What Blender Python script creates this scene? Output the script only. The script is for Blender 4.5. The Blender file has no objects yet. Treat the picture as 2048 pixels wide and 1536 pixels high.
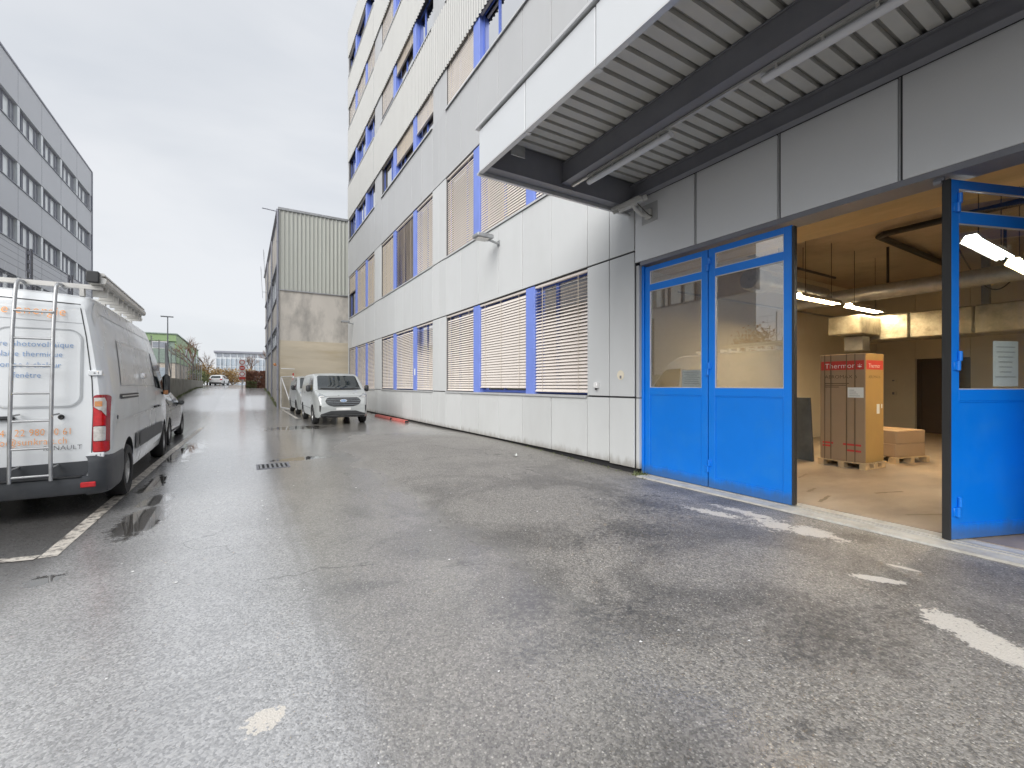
import bpy, bmesh, math, random
from mathutils import Vector, Matrix
from mathutils.bvhtree import BVHTree
import numpy as np

random.seed(7)
S = bpy.context.scene
COL = S.collection
R = math.radians

# ------------------------------------------------------------------ camera, sky, sun, exposure
EYE = 1.5
YAW = math.atan(537 / 890)
cam = bpy.data.cameras.new('camera')
cam.sensor_width = 36.0
cam.lens = 36.0 * 890 / 2048
cam.shift_y = 2 / 2048
cam.clip_start = 0.05
cam.clip_end = 3000
cam_o = bpy.data.objects.new('camera', cam)
COL.objects.link(cam_o)
cam_o.location = (0, 0, EYE)
cam_o.rotation_euler = (R(90), 0, -YAW)
S.camera = cam_o

SUN_DIR = Vector((-0.66, -0.52, 0.62)).normalized()      # towards the bright part of the cloud
world = bpy.data.worlds.new('World')
S.world = world
world.use_nodes = True
wn, wl = world.node_tree.nodes, world.node_tree.links
wn.clear()
w_out = wn.new('ShaderNodeOutputWorld')
w_sky = wn.new('ShaderNodeTexSky')
w_sky.sky_type = 'NISHITA'
w_sky.sun_disc = False
w_sky.sun_elevation = math.asin(SUN_DIR.z)
w_sky.sun_rotation = math.atan2(SUN_DIR.x, SUN_DIR.y)
w_bg1 = wn.new('ShaderNodeBackground')
w_bg1.inputs[1].default_value = 0.06
wl.new(w_sky.outputs[0], w_bg1.inputs[0])
w_tc = wn.new('ShaderNodeTexCoord')
w_map = wn.new('ShaderNodeMapping')
w_map.inputs['Scale'].default_value = (1.0, 1.0, 2.6)
wl.new(w_tc.outputs['Generated'], w_map.inputs[0])
w_no = wn.new('ShaderNodeTexNoise')
w_no.inputs['Scale'].default_value = 1.7
w_no.inputs['Detail'].default_value = 5
w_no.inputs['Roughness'].default_value = 0.5
w_no.inputs['Distortion'].default_value = 0.4
wl.new(w_map.outputs[0], w_no.inputs['Vector'])
w_cr = wn.new('ShaderNodeValToRGB')
w_cr.color_ramp.elements[0].position = 0.34
w_cr.color_ramp.elements[0].color = (0.272, 0.284, 0.303, 1)
w_cr.color_ramp.elements[1].position = 0.66
w_cr.color_ramp.elements[1].color = (0.336, 0.342, 0.353, 1)
wl.new(w_no.outputs[0], w_cr.inputs[0])
w_bg2 = wn.new('ShaderNodeBackground')
w_bg2.inputs[1].default_value = 1.0
wl.new(w_cr.outputs[0], w_bg2.inputs[0])
w_mix = wn.new('ShaderNodeMixShader')
w_mix.inputs[0].default_value = 0.93
wl.new(w_bg1.outputs[0], w_mix.inputs[1])
wl.new(w_bg2.outputs[0], w_mix.inputs[2])
wl.new(w_mix.outputs[0], w_out.inputs[0])

sun = bpy.data.lights.new('sun', 'SUN')
sun.energy = 1.5
sun.angle = R(50)
sun.color = (1.0, 0.97, 0.93)
sun_o = bpy.data.objects.new('sun', sun)
COL.objects.link(sun_o)
sun_o.rotation_euler = (-SUN_DIR).to_track_quat('-Z', 'Y').to_euler()

S.view_settings.view_transform = 'Standard'
S.view_settings.look = 'None'
S.view_settings.exposure = 1.38
S.view_settings.gamma = 1
S.view_settings.use_curve_mapping = False
S.render.engine = 'CYCLES'
S.cycles.use_denoising = True
S.cycles.max_bounces = 7
S.cycles.use_adaptive_sampling = True
S.cycles.adaptive_threshold = 0.02
S.cycles.diffuse_bounces = 3
S.cycles.glossy_bounces = 4
S.cycles.transparent_max_bounces = 12
S.cycles.sample_clamp_indirect = 6
S.cycles.caustics_reflective = False
S.cycles.caustics_refractive = False

# ------------------------------------------------------------------ materials
def new_mat(name):
    m = bpy.data.materials.new(name)
    m.use_nodes = True
    nt = m.node_tree
    return m, nt.nodes, nt.links, nt.nodes['Principled BSDF']

def setb(b, **k):
    for n, v in k.items():
        b.inputs[n.replace('_', ' ')].default_value = v

def mat(name, col, rough=0.5, metal=0.0, var=0.12, scale=3.0, stretch=(1, 1, 1), bump=0.0, bscale=60.0, spec=0.5, coat=0.0, dirt=None, dscale=1.2, damt=0.5, rvar=0.1, ovar=0.0, grime=None):
    """base colour with a soft noise variation, optional second dirt colour and fine bump"""
    m, n, l, b = new_mat(name)
    c = (*col, 1)
    tc = n.new('ShaderNodeTexCoord')
    mp = n.new('ShaderNodeMapping')
    mp.inputs['Scale'].default_value = stretch
    l.new(tc.outputs['Object'], mp.inputs[0])
    no = n.new('ShaderNodeTexNoise')
    no.inputs['Scale'].default_value = scale
    no.inputs['Detail'].default_value = 6
    no.inputs['Roughness'].default_value = 0.6
    l.new(mp.outputs[0], no.inputs['Vector'])
    cr = n.new('ShaderNodeValToRGB')
    cr.color_ramp.elements[0].position = 0.3
    cr.color_ramp.elements[1].position = 0.7
    cr.color_ramp.elements[0].color = (*[max(0, x * (1 - var)) for x in col], 1)
    cr.color_ramp.elements[1].color = (*[min(1, x * (1 + var * 0.6)) for x in col], 1)
    l.new(no.outputs[0], cr.inputs[0])
    src = cr.outputs[0]
    if dirt:
        n2 = n.new('ShaderNodeTexNoise')
        n2.inputs['Scale'].default_value = dscale
        n2.inputs['Detail'].default_value = 8
        n2.inputs['Roughness'].default_value = 0.65
        l.new(mp.outputs[0], n2.inputs['Vector'])
        r2 = n.new('ShaderNodeValToRGB')
        r2.color_ramp.elements[0].position = 0.48
        r2.color_ramp.elements[1].position = 0.72
        r2.color_ramp.elements[0].color = (0, 0, 0, 1)
        r2.color_ramp.elements[1].color = (damt, damt, damt, 1)
        l.new(n2.outputs[0], r2.inputs[0])
        mx = n.new('ShaderNodeMixRGB')
        l.new(r2.outputs[0], mx.inputs[0])
        l.new(src, mx.inputs[1])
        mx.inputs[2].default_value = (*dirt, 1)
        src = mx.outputs[0]
    if grime:                                   # splash dirt up to a given height above the ground
        gcol, gh = grime
        sp = n.new('ShaderNodeSeparateXYZ'); l.new(tc.outputs['Object'], sp.inputs[0])
        ng = n.new('ShaderNodeTexNoise'); ng.inputs['Scale'].default_value = 7; ng.inputs['Detail'].default_value = 7; ng.inputs['Roughness'].default_value = 0.7
        mg = n.new('ShaderNodeMapping'); mg.inputs['Scale'].default_value = (1, 1, 0.35); l.new(tc.outputs['Object'], mg.inputs[0]); l.new(mg.outputs[0], ng.inputs['Vector'])
        ad = n.new('ShaderNodeMath'); ad.operation = 'MULTIPLY_ADD'; ad.inputs[1].default_value = -gh * 2.2; l.new(ng.outputs[0], ad.inputs[0]); l.new(sp.outputs[2], ad.inputs[2])
        rg = n.new('ShaderNodeMapRange'); rg.interpolation_type = 'SMOOTHSTEP'
        rg.inputs['From Min'].default_value = -gh * 1.1; rg.inputs['From Max'].default_value = gh * 0.35; rg.inputs['To Min'].default_value = 0.75; rg.inputs['To Max'].default_value = 0.0
        l.new(ad.outputs[0], rg.inputs[0])
        gx = n.new('ShaderNodeMixRGB'); l.new(rg.outputs[0], gx.inputs[0]); l.new(src, gx.inputs[1]); gx.inputs[2].default_value = (*gcol, 1)
        src = gx.outputs[0]
    if ovar:
        oi = n.new('ShaderNodeObjectInfo')
        ro_ = n.new('ShaderNodeMapRange'); ro_.inputs['To Min'].default_value = 1 - ovar; ro_.inputs['To Max'].default_value = 1 + ovar
        l.new(oi.outputs['Random'], ro_.inputs[0])
        hs = n.new('ShaderNodeHueSaturation'); l.new(ro_.outputs[0], hs.inputs['Value']); l.new(src, hs.inputs['Color'])
        src = hs.outputs[0]
    l.new(src, b.inputs['Base Color'])
    mr = n.new('ShaderNodeMapRange')
    mr.inputs['To Min'].default_value = max(0.02, rough - rvar)
    mr.inputs['To Max'].default_value = min(1, rough + rvar)
    l.new(no.outputs[0], mr.inputs[0])
    l.new(mr.outputs[0], b.inputs['Roughness'])
    b.inputs['Metallic'].default_value = metal
    b.inputs['Specular IOR Level'].default_value = spec
    b.inputs['Coat Weight'].default_value = coat
    b.inputs['Coat Roughness'].default_value = 0.05
    if bump:
        n3 = n.new('ShaderNodeTexNoise')
        n3.inputs['Scale'].default_value = bscale
        n3.inputs['Detail'].default_value = 4
        l.new(mp.outputs[0], n3.inputs['Vector'])
        bp = n.new('ShaderNodeBump')
        bp.inputs['Strength'].default_value = bump
        bp.inputs['Distance'].default_value = 0.01
        l.new(n3.outputs[0], bp.inputs['Height'])
        l.new(bp.outputs[0], b.inputs['Normal'])
    return m

def emit(name, col, strength):
    m, n, l, b = new_mat(name)
    setb(b, Base_Color=(*col, 1), Emission_Color=(*col, 1), Emission_Strength=strength)
    return m

def glass(name, tint=(1, 1, 1), refl=1.0, rough=0.01):
    """thin clear pane: transparent with Fresnel reflection"""
    m, n, l, b = new_mat(name)
    n.remove(b)
    out = n['Material Output']
    tr = n.new('ShaderNodeBsdfTransparent'); tr.inputs[0].default_value = (*tint, 1)
    gl = n.new('ShaderNodeBsdfGlossy'); gl.inputs['Roughness'].default_value = rough
    fr = n.new('ShaderNodeFresnel'); fr.inputs[0].default_value = 1.52
    ge = n.new('ShaderNodeNewGeometry')
    io = n.new('ShaderNodeMapRange'); io.inputs['To Min'].default_value = 1.52; io.inputs['To Max'].default_value = 1 / 1.52
    l.new(ge.outputs['Backfacing'], io.inputs[0]); l.new(io.outputs[0], fr.inputs[0])
    mu = n.new('ShaderNodeMath'); mu.operation = 'MULTIPLY'; mu.inputs[1].default_value = refl; mu.use_clamp = True
    l.new(fr.outputs[0], mu.inputs[0])
    mx = n.new('ShaderNodeMixShader')
    l.new(mu.outputs[0], mx.inputs[0]); l.new(tr.outputs[0], mx.inputs[1]); l.new(gl.outputs[0], mx.inputs[2])
    l.new(mx.outputs[0], out.inputs[0])
    return m

def gloss(name, col, rough=0.04, spec=0.8):
    return mat(name, col, rough, var=0.15, rvar=0.02, spec=spec, scale=1.5)

K = {}
K['panel'] = mat('grey white facade panel', (0.585, 0.60, 0.605), 0.42, var=0.03, scale=0.8, stretch=(1, 1, 0.4), dirt=(0.47, 0.475, 0.465), dscale=1.1, damt=0.2, ovar=0.035)
K['panel2'] = mat('grey facade panel', (0.47, 0.48, 0.49), 0.42, var=0.03, scale=0.8, stretch=(1, 1, 0.4), dirt=(0.40, 0.405, 0.405), dscale=1.1, damt=0.2, ovar=0.03)
K['fascia'] = mat('fascia panel paint', (0.80, 0.82, 0.84), 0.42, var=0.025, scale=0.9, ovar=0.02)  # base colour raised to make up for the little light under the canopy
K['plinth'] = mat('grey white plinth panel', (0.60, 0.615, 0.615), 0.42, var=0.03, scale=0.8, stretch=(1, 1, 0.4), dirt=(0.47, 0.475, 0.465), dscale=1.1, damt=0.25, ovar=0.035, grime=((0.22, 0.20, 0.17), 0.16))
K['cfascia'] = mat('canopy fascia paint', (0.60, 0.625, 0.65), 0.4, var=0.025, scale=0.9, ovar=0.02)
K['corr'] = mat('cream corrugated sheet', (0.425, 0.43, 0.42), 0.45, var=0.04, scale=1.0, stretch=(1, 1, 0.3), dirt=(0.35, 0.345, 0.33), damt=0.2)
K['dark'] = mat('dark recess', (0.03, 0.03, 0.032), 0.8)
K['joint'] = mat('dark joint backing', (0.09, 0.09, 0.095), 0.7)
K['sill'] = mat('aluminium sill', (0.62, 0.63, 0.64), 0.35, metal=0.3, var=0.08)
K['mull'] = mat('lilac blue mullion paint', (0.185, 0.265, 0.70), 0.4, var=0.08, scale=2)
K['mulld'] = mat('deep blue frame paint', (0.10, 0.165, 0.55), 0.4, var=0.08, scale=2)
K['slat'] = mat('cream blind slat', (0.80, 0.735, 0.68), 0.42, var=0.04, scale=2)
K['slatg'] = mat('beige blind slat', (0.66, 0.58, 0.48), 0.45, var=0.04, scale=2)
K['slatw'] = mat('dusty blind slat', (0.72, 0.665, 0.615), 0.45, var=0.05, scale=2)
K['cord'] = mat('blind cord', (0.7, 0.62, 0.52), 0.7)
K['pane'] = gloss('window pane', (0.05, 0.065, 0.07), 0.03, 1.0)
K['curtain'] = mat('white curtain', (0.75, 0.76, 0.74), 0.8, var=0.1, scale=4)
K['blue'] = mat('bright blue door paint', (0.003, 0.19, 0.74), 0.34, var=0.07, scale=1.1, dirt=(0.03, 0.23, 0.66), dscale=2.6, damt=0.35, bump=0.05, bscale=9, grime=((0.05, 0.12, 0.26), 0.10))
K['rubber'] = mat('black rubber seal', (0.03, 0.03, 0.03), 0.6)
K['doorglass'] = glass('door glass', (0.88, 0.90, 0.89), 5.5)
K['openglass'] = glass('open leaf glass', (0.93, 0.95, 0.94), 1.6)
K['paper'] = mat('white paper', (0.82, 0.85, 0.83), 0.7, var=0.03)
K['ink'] = mat('grey print', (0.3, 0.33, 0.33), 0.8)
K['steel'] = mat('dark painted steel', (0.22, 0.225, 0.255), 0.42, var=0.1, scale=3)
K['deck'] = mat('grey trapezoidal deck', (0.60, 0.60, 0.575), 0.5, var=0.08, scale=2)
K['deckrib'] = mat('grey deck rib', (0.32, 0.32, 0.31), 0.5, var=0.08, scale=2)
K['galv'] = mat('galvanised steel', (0.42, 0.43, 0.44), 0.42, metal=0.7, var=0.2, scale=8)
K['alu'] = mat('mill aluminium', (0.62, 0.61, 0.58), 0.38, metal=0.6, var=0.15, scale=5)
K['tubewhite'] = mat('frosted light diffuser', (0.72, 0.74, 0.78), 0.35, var=0.03)
K['camgrey'] = mat('camera housing paint', (0.62, 0.62, 0.60), 0.4, var=0.08, scale=5)
K['lens'] = gloss('black lens glass', (0.01, 0.01, 0.012))
K['plastic'] = mat('black plastic trim', (0.035, 0.037, 0.04), 0.5, var=0.15, scale=6, bump=0.05, bscale=200)
K['bumper'] = mat('dark grey bumper plastic', (0.045, 0.05, 0.058), 0.48, var=0.2, scale=4, dirt=(0.10, 0.10, 0.10), dscale=3, damt=0.4)
K['tyre'] = mat('tyre rubber', (0.018, 0.018, 0.019), 0.75, var=0.2, scale=10)
K['rim'] = mat('silver wheel paint', (0.46, 0.46, 0.46), 0.35, metal=0.6, var=0.2, scale=6, dirt=(0.10, 0.085, 0.07), dscale=5, damt=0.6)
K['vanwhite'] = mat('white van paint', (0.72, 0.75, 0.775), 0.26, var=0.02, scale=1.2, coat=0.5, dirt=(0.60, 0.605, 0.60), dscale=1.3, damt=0.25, grime=((0.33, 0.31, 0.28), 0.45))
K['vanwhite2'] = mat('white van side paint', (0.72, 0.735, 0.74), 0.28, var=0.04, scale=1.5, coat=0.5, dirt=(0.54, 0.53, 0.50), dscale=2.2, damt=0.4)
K['crease'] = mat('soft crease', (0.42, 0.44, 0.46), 0.5)
K['gap'] = mat('panel gap', (0.05, 0.052, 0.055), 0.8)
K['silver'] = mat('silver car paint', (0.50, 0.525, 0.525), 0.3, metal=0.3, var=0.02, coat=0.5)
K['greysilver'] = mat('grey car paint', (0.34, 0.36, 0.39), 0.25, metal=0.5, var=0.04, coat=0.7)
K['carwhite'] = mat('white car paint', (0.78, 0.78, 0.78), 0.28, var=0.03, coat=0.5)
K['carglass'] = gloss('car window glass', (0.02, 0.026, 0.028), 0.03, 1.0)
K['chrome'] = mat('chrome', (0.8, 0.8, 0.81), 0.12, metal=1.0, var=0.03)
K['red'] = mat('red lamp lens', (0.55, 0.008, 0.012), 0.15, var=0.25, scale=25, coat=0.6)
K['dred'] = mat('dark red lamp edge', (0.32, 0.01, 0.02), 0.15, coat=0.6)
K['clear'] = mat('clear lamp lens', (0.62, 0.60, 0.57), 0.18, var=0.3, scale=22, coat=0.6)
K['amber'] = mat('amber lamp lens', (0.62, 0.27, 0.10), 0.2, var=0.25, scale=25, coat=0.4)
K['lamp'] = mat('headlamp lens', (0.30, 0.33, 0.36), 0.1, var=0.4, scale=9, coat=0.8)
K['orange_ink'] = mat('orange lettering', (0.86, 0.36, 0.10), 0.45, var=0.04)
K['blue_ink'] = mat('blue lettering', (0.16, 0.30, 0.55), 0.45, var=0.04)
K['grey_ink'] = mat('grey badge', (0.20, 0.20, 0.21), 0.25, metal=0.6)
K['concrete'] = mat('weathered concrete', (0.36, 0.345, 0.30), 0.85, var=0.18, scale=1.5, dirt=(0.17, 0.17, 0.12), dscale=1.1, damt=0.7, bump=0.15, bscale=30)
K['osb'] = mat('formwork stained soffit', (0.58, 0.43, 0.22), 0.75, var=0.25, scale=1.2, stretch=(1, 0.35, 1), dirt=(0.36, 0.25, 0.13), dscale=2, damt=0.5)
K['ceil'] = mat('old plaster ceiling', (0.46, 0.38, 0.28), 0.8, var=0.15, scale=1.0, dirt=(0.28, 0.23, 0.16), damt=0.6)
K['iwall'] = mat('cream interior wall', (0.74, 0.68, 0.55), 0.7, var=0.05, scale=0.9, dirt=(0.58, 0.52, 0.41), damt=0.3)
K['ifloor'] = mat('worn warehouse floor', (0.36, 0.295, 0.23), 0.5, var=0.25, scale=2.2, stretch=(0.5, 1, 1), dirt=(0.20, 0.165, 0.13), dscale=1.3, damt=0.8, rvar=0.2)
K['card'] = mat('brown cardboard', (0.36, 0.255, 0.16), 0.75, var=0.06, scale=2.5)
K['cardy'] = mat('yellow brown cardboard', (0.43, 0.28, 0.10), 0.6, var=0.08, scale=2.5)
K['cardred'] = mat('red print', (0.58, 0.055, 0.045), 0.6, var=0.06)
K['cardink'] = mat('dark brown print', (0.10, 0.065, 0.035), 0.7)
K['tape'] = mat('packing strap', (0.16, 0.11, 0.06), 0.4)
K['wood'] = mat('pallet wood', (0.58, 0.43, 0.25), 0.7, var=0.25, scale=4, stretch=(0.3, 3, 1))
K['slate'] = mat('grey slate board', (0.10, 0.115, 0.12), 0.6, var=0.3, scale=3, dirt=(0.22, 0.22, 0.22), damt=0.4)
K['foil'] = mat('foil wrapped duct', (0.36, 0.32, 0.235), 0.42, metal=0.5, var=0.4, scale=4, bump=1.0, bscale=11, dirt=(0.16, 0.13, 0.09), dscale=6, damt=0.7)
K['pipe'] = mat('black pipe', (0.025, 0.022, 0.02), 0.45)
K['brown'] = mat('dark brown door', (0.09, 0.065, 0.05), 0.5)
K['thresh'] = mat('pale concrete threshold', (0.55, 0.54, 0.50), 0.7, var=0.15, scale=6, dirt=(0.33, 0.31, 0.27), dscale=4, damt=0.7)
K['greymetal'] = mat('grey metal cladding', (0.60, 0.615, 0.65), 0.45, var=0.04, scale=0.5)
K['greymetal2'] = mat('dark grey trim', (0.30, 0.31, 0.36), 0.45)
K['paleglass'] = mat('pane with pale blind', (0.80, 0.84, 0.85), 0.12, var=0.08, scale=1.0, spec=0.8)
K['greyglass'] = mat('grey pane', (0.34, 0.37, 0.42), 0.12, var=0.1, spec=0.8)
K['darkpost'] = mat('dark fence post', (0.06, 0.065, 0.085), 0.5)
K['green'] = mat('green cladding', (0.30, 0.43, 0.22), 0.5, var=0.06)
K['greend'] = mat('grey green cladding', (0.28, 0.36, 0.31), 0.5, var=0.06)
K['beigew'] = mat('beige render', (0.60, 0.54, 0.46), 0.8, var=0.1)
K['beige'] = mat('yellowed concrete', (0.60, 0.535, 0.42), 0.85, var=0.14, scale=0.5, stretch=(0.5, 1, 3), dirt=(0.47, 0.395, 0.27), dscale=0.7, damt=0.8)
K['render'] = mat('stained render', (0.62, 0.585, 0.53), 0.85, var=0.1, scale=0.5, stretch=(1, 1, 0.45), dirt=(0.26, 0.25, 0.235), dscale=0.75, damt=0.9)
K['whcorr'] = mat('grey green corrugated sheet', (0.50, 0.515, 0.475), 0.45, var=0.06, scale=0.6, stretch=(1, 1, 0.2), dirt=(0.40, 0.40, 0.36), damt=0.4)
K['bark'] = mat('dark bark', (0.10, 0.075, 0.055), 0.9)
K['twig'] = mat('brown twigs', (0.22, 0.13, 0.085), 0.9, var=0.3, scale=30)
K['leafbrown'] = mat('dry brown leaf', (0.26, 0.12, 0.075), 0.8, var=0.5, scale=20)
K['leafochre'] = mat('ochre leaf', (0.42, 0.27, 0.11), 0.8, var=0.4, scale=20)
K['leafgreen'] = mat('green leaf', (0.17, 0.20, 0.08), 0.7, var=0.5, scale=20)
K['signred'] = mat('red sign paint', (0.55, 0.06, 0.05), 0.4)
K['signwhite'] = mat('white sign paint', (0.8, 0.8, 0.8), 0.4)
K['farwall'] = mat('pale far facade', (0.64, 0.68, 0.72), 0.6, var=0.08, scale=0.2)
K['farglass'] = mat('bluish far glazing', (0.46, 0.53, 0.60), 0.2, var=0.15, scale=0.3)
K['redpipe'] = mat('faded red beam', (0.50, 0.13, 0.11), 0.6, var=0.2)
K['paint'] = None

# ------------------------------------------------------------------ mesh helpers
class MB:
    def __init__(s, mtx=None):
        s.v, s.f, s.mi, s.mtx = [], [], [], mtx
    def add(s, vs, fs, m=0):
        o = len(s.v)
        s.v += [tuple(x) for x in vs]
        s.f += [tuple(i + o for i in f) for f in fs]
        s.mi += [m] * len(fs)
        return s
    def box(s, x0, x1, y0, y1, z0, z1, m=0):
        if x0 > x1: x0, x1 = x1, x0
        if y0 > y1: y0, y1 = y1, y0
        if z0 > z1: z0, z1 = z1, z0
        vs = [(x, y, z) for x in (x0, x1) for y in (y0, y1) for z in (z0, z1)]
        return s.add(vs, [(0, 1, 3, 2), (4, 6, 7, 5), (0, 4, 5, 1), (2, 3, 7, 6), (0, 2, 6, 4), (1, 5, 7, 3)], m)
    def cbox(s, x0, x1, y0, y1, z0, z1, c=0.006, m=0):
        """chamfered box"""
        bm = bmesh.new()
        bmesh.ops.create_cube(bm, size=1)
        for v in bm.verts:
            v.co = Vector(((x0 + x1) / 2 + v.co.x * abs(x1 - x0), (y0 + y1) / 2 + v.co.y * abs(y1 - y0), (z0 + z1) / 2 + v.co.z * abs(z1 - z0)))
        bmesh.ops.bevel(bm, geom=list(bm.edges), offset=c, segments=1, affect='EDGES')
        bm.verts.index_update()
        s.add([v.co for v in bm.verts], [[v.index for v in f.verts] for f in bm.faces], m)
        bm.free()
        return s
    def quad(s, a, b, c, d, m=0):
        return s.add([a, b, c, d], [(0, 1, 2, 3)], m)
    def poly(s, pts, m=0):
        return s.add(pts, [tuple(range(len(pts)))], m)
    def prism(s, a, b, m=0):
        n = len(a)
        fs = [tuple(range(n))[::-1], tuple(range(n, 2 * n))]
        fs += [(i, (i + 1) % n, n + (i + 1) % n, n + i) for i in range(n)]
        return s.add(list(a) + list(b), fs, m)
    def tube(s, pts, r, n=8, m=0, caps=True):
        pts = [Vector(p) for p in pts]
        rs = r if isinstance(r, (list, tuple)) else [r] * len(pts)
        vs, fs = [], []
        up = None
        for i, p in enumerate(pts):
            d = (pts[min(i + 1, len(pts) - 1)] - pts[max(i - 1, 0)])
            if d.length < 1e-9: d = Vector((0, 0, 1))
            d.normalize()
            if up is None:
                up = Vector((0, 0, 1)) if abs(d.z) < 0.9 else Vector((1, 0, 0))
            a = d.cross(up)
            if a.length < 1e-6: a = d.orthogonal()
            a.normalize()
            b = a.cross(d).normalized()
            up = b
            for k in range(n):
                t = 2 * math.pi * k / n
                vs.append(p + (a * math.cos(t) + b * math.sin(t)) * rs[i])
        for i in range(len(pts) - 1):
            for k in range(n):
                fs.append((i * n + k, i * n + (k + 1) % n, (i + 1) * n + (k + 1) % n, (i + 1) * n + k))
        if caps:
            fs.append(tuple(range(n))[::-1])
            fs.append(tuple((len(pts) - 1) * n + k for k in range(n)))
        return s.add(vs, fs, m)
    def lathe(s, prof, c, axis='x', n=28, m=0, close=False):
        """prof: list of (along, radius)"""
        vs, fs = [], []
        for a, r in prof:
            for k in range(n):
                t = 2 * math.pi * k / n
                p, q = r * math.cos(t), r * math.sin(t)
                vs.append({'x': (c[0] + a, c[1] + p, c[2] + q), 'y': (c[0] + p, c[1] + a, c[2] + q), 'z': (c[0] + p, c[1] + q, c[2] + a)}[axis])
        L = len(prof)
        for i in range(L if close else L - 1):
            j = (i + 1) % L
            for k in range(n):
                fs.append((i * n + k, i * n + (k + 1) % n, j * n + (k + 1) % n, j * n + k))
        return s.add(vs, fs, m)
    def build(s, name, mats, parent=None, smooth=None, **props):
        me = bpy.data.meshes.new(name)
        me.from_pydata(s.v, [], s.f)
        if s.mtx is not None:
            me.transform(s.mtx)
        mats = mats if isinstance(mats, (list, tuple)) else [mats]
        for x in mats:
            me.materials.append(K[x] if isinstance(x, str) else x)
        if len(mats) > 1:
            me.polygons.foreach_set('material_index', s.mi)
        if smooth is not None:
            me.polygons.foreach_set('use_smooth', [True] * len(me.polygons))
            if smooth < 180:
                me.set_sharp_from_angle(angle=R(smooth))
        bm = bmesh.new(); bm.from_mesh(me)
        bmesh.ops.recalc_face_normals(bm, faces=bm.faces)
        bm.to_mesh(me); bm.free()
        me.update()
        return link(name, me, parent, **props)

LOCAL = set()      # names of roots whose parts are modelled in local coordinates
def link(name, me, parent=None, **props):
    o = bpy.data.objects.new(name, me)
    COL.objects.link(o)
    if parent is not None:
        o.parent = parent
        if parent.type == 'EMPTY' and parent.parent is None and parent.name not in LOCAL:
            o.matrix_parent_inverse = Matrix.Translation(-parent.location)
    for k, v in props.items():
        o[k] = v
    return o

def thing(name, label, cat, loc=(0, 0, 0), rotz=0, group=None, local=False):
    o = bpy.data.objects.new(name, None)
    COL.objects.link(o)
    o.empty_display_size = 0.3
    o.location = loc
    o.rotation_euler = (0, 0, rotz)
    o['label'] = label
    o['category'] = cat
    if group: o['group'] = group
    if local: LOCAL.add(o.name)
    return o

def tag(o, label, cat, group=None):
    o['label'] = label; o['category'] = cat
    if group: o['group'] = group
    return o

def copy_tree(o, parent=None):
    c = o.copy()
    COL.objects.link(c)
    c.parent = parent
    if parent is not None:
        c.matrix_parent_inverse = o.matrix_parent_inverse.copy()
    for ch in list(o.children):
        copy_tree(ch, c)
    return c

def text_part(name, body, size, material, mtx, parent, spacing=1.0, sx=1.0, extrude=0.0):
    cu = bpy.data.curves.new(name, 'FONT')
    cu.body = body; cu.size = size; cu.space_character = spacing; cu.extrude = extrude
    cu.resolution_u = 3; cu.offset = -0.008 * size
    t = bpy.data.objects.new(name + '_tmp', cu)
    COL.objects.link(t)
    dg = bpy.context.evaluated_depsgraph_get()
    dg.update()
    me = bpy.data.meshes.new_from_object(t.evaluated_get(dg))
    bpy.data.objects.remove(t)
    me.transform(mtx @ Matrix.Diagonal((sx, 1, 1, 1)))
    me.materials.clear(); me.materials.append(K[material])
    return link(name, me, parent)

def frame_mtx(o, ux, uy):
    """matrix that carries local x to ux and local y to uy at origin o"""
    ux = Vector(ux).normalized(); uy = Vector(uy).normalized(); uz = ux.cross(uy)
    m = Matrix((ux, uy, uz)).transposed().to_4x4()
    m.translation = Vector(o)
    return m

def ss(t):
    t = max(0.0, min(1.0, t)); return t * t * (3 - 2 * t)

# ------------------------------------------------------------------ ground
def zg(x, y):
    z = 0.0
    if y > 29:
        z += 0.62 * ss((y - 29.0) / 12.0) * 1.0 + 0.56 * ss((y - 36.0) / 18.0) + 0.3 * ss((y - 55) / 25.0)
    z -= 0.085 * ss((10.5 - y) / 5.5) * ss((x - 3.6) / 2.0)
    return z

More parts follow.
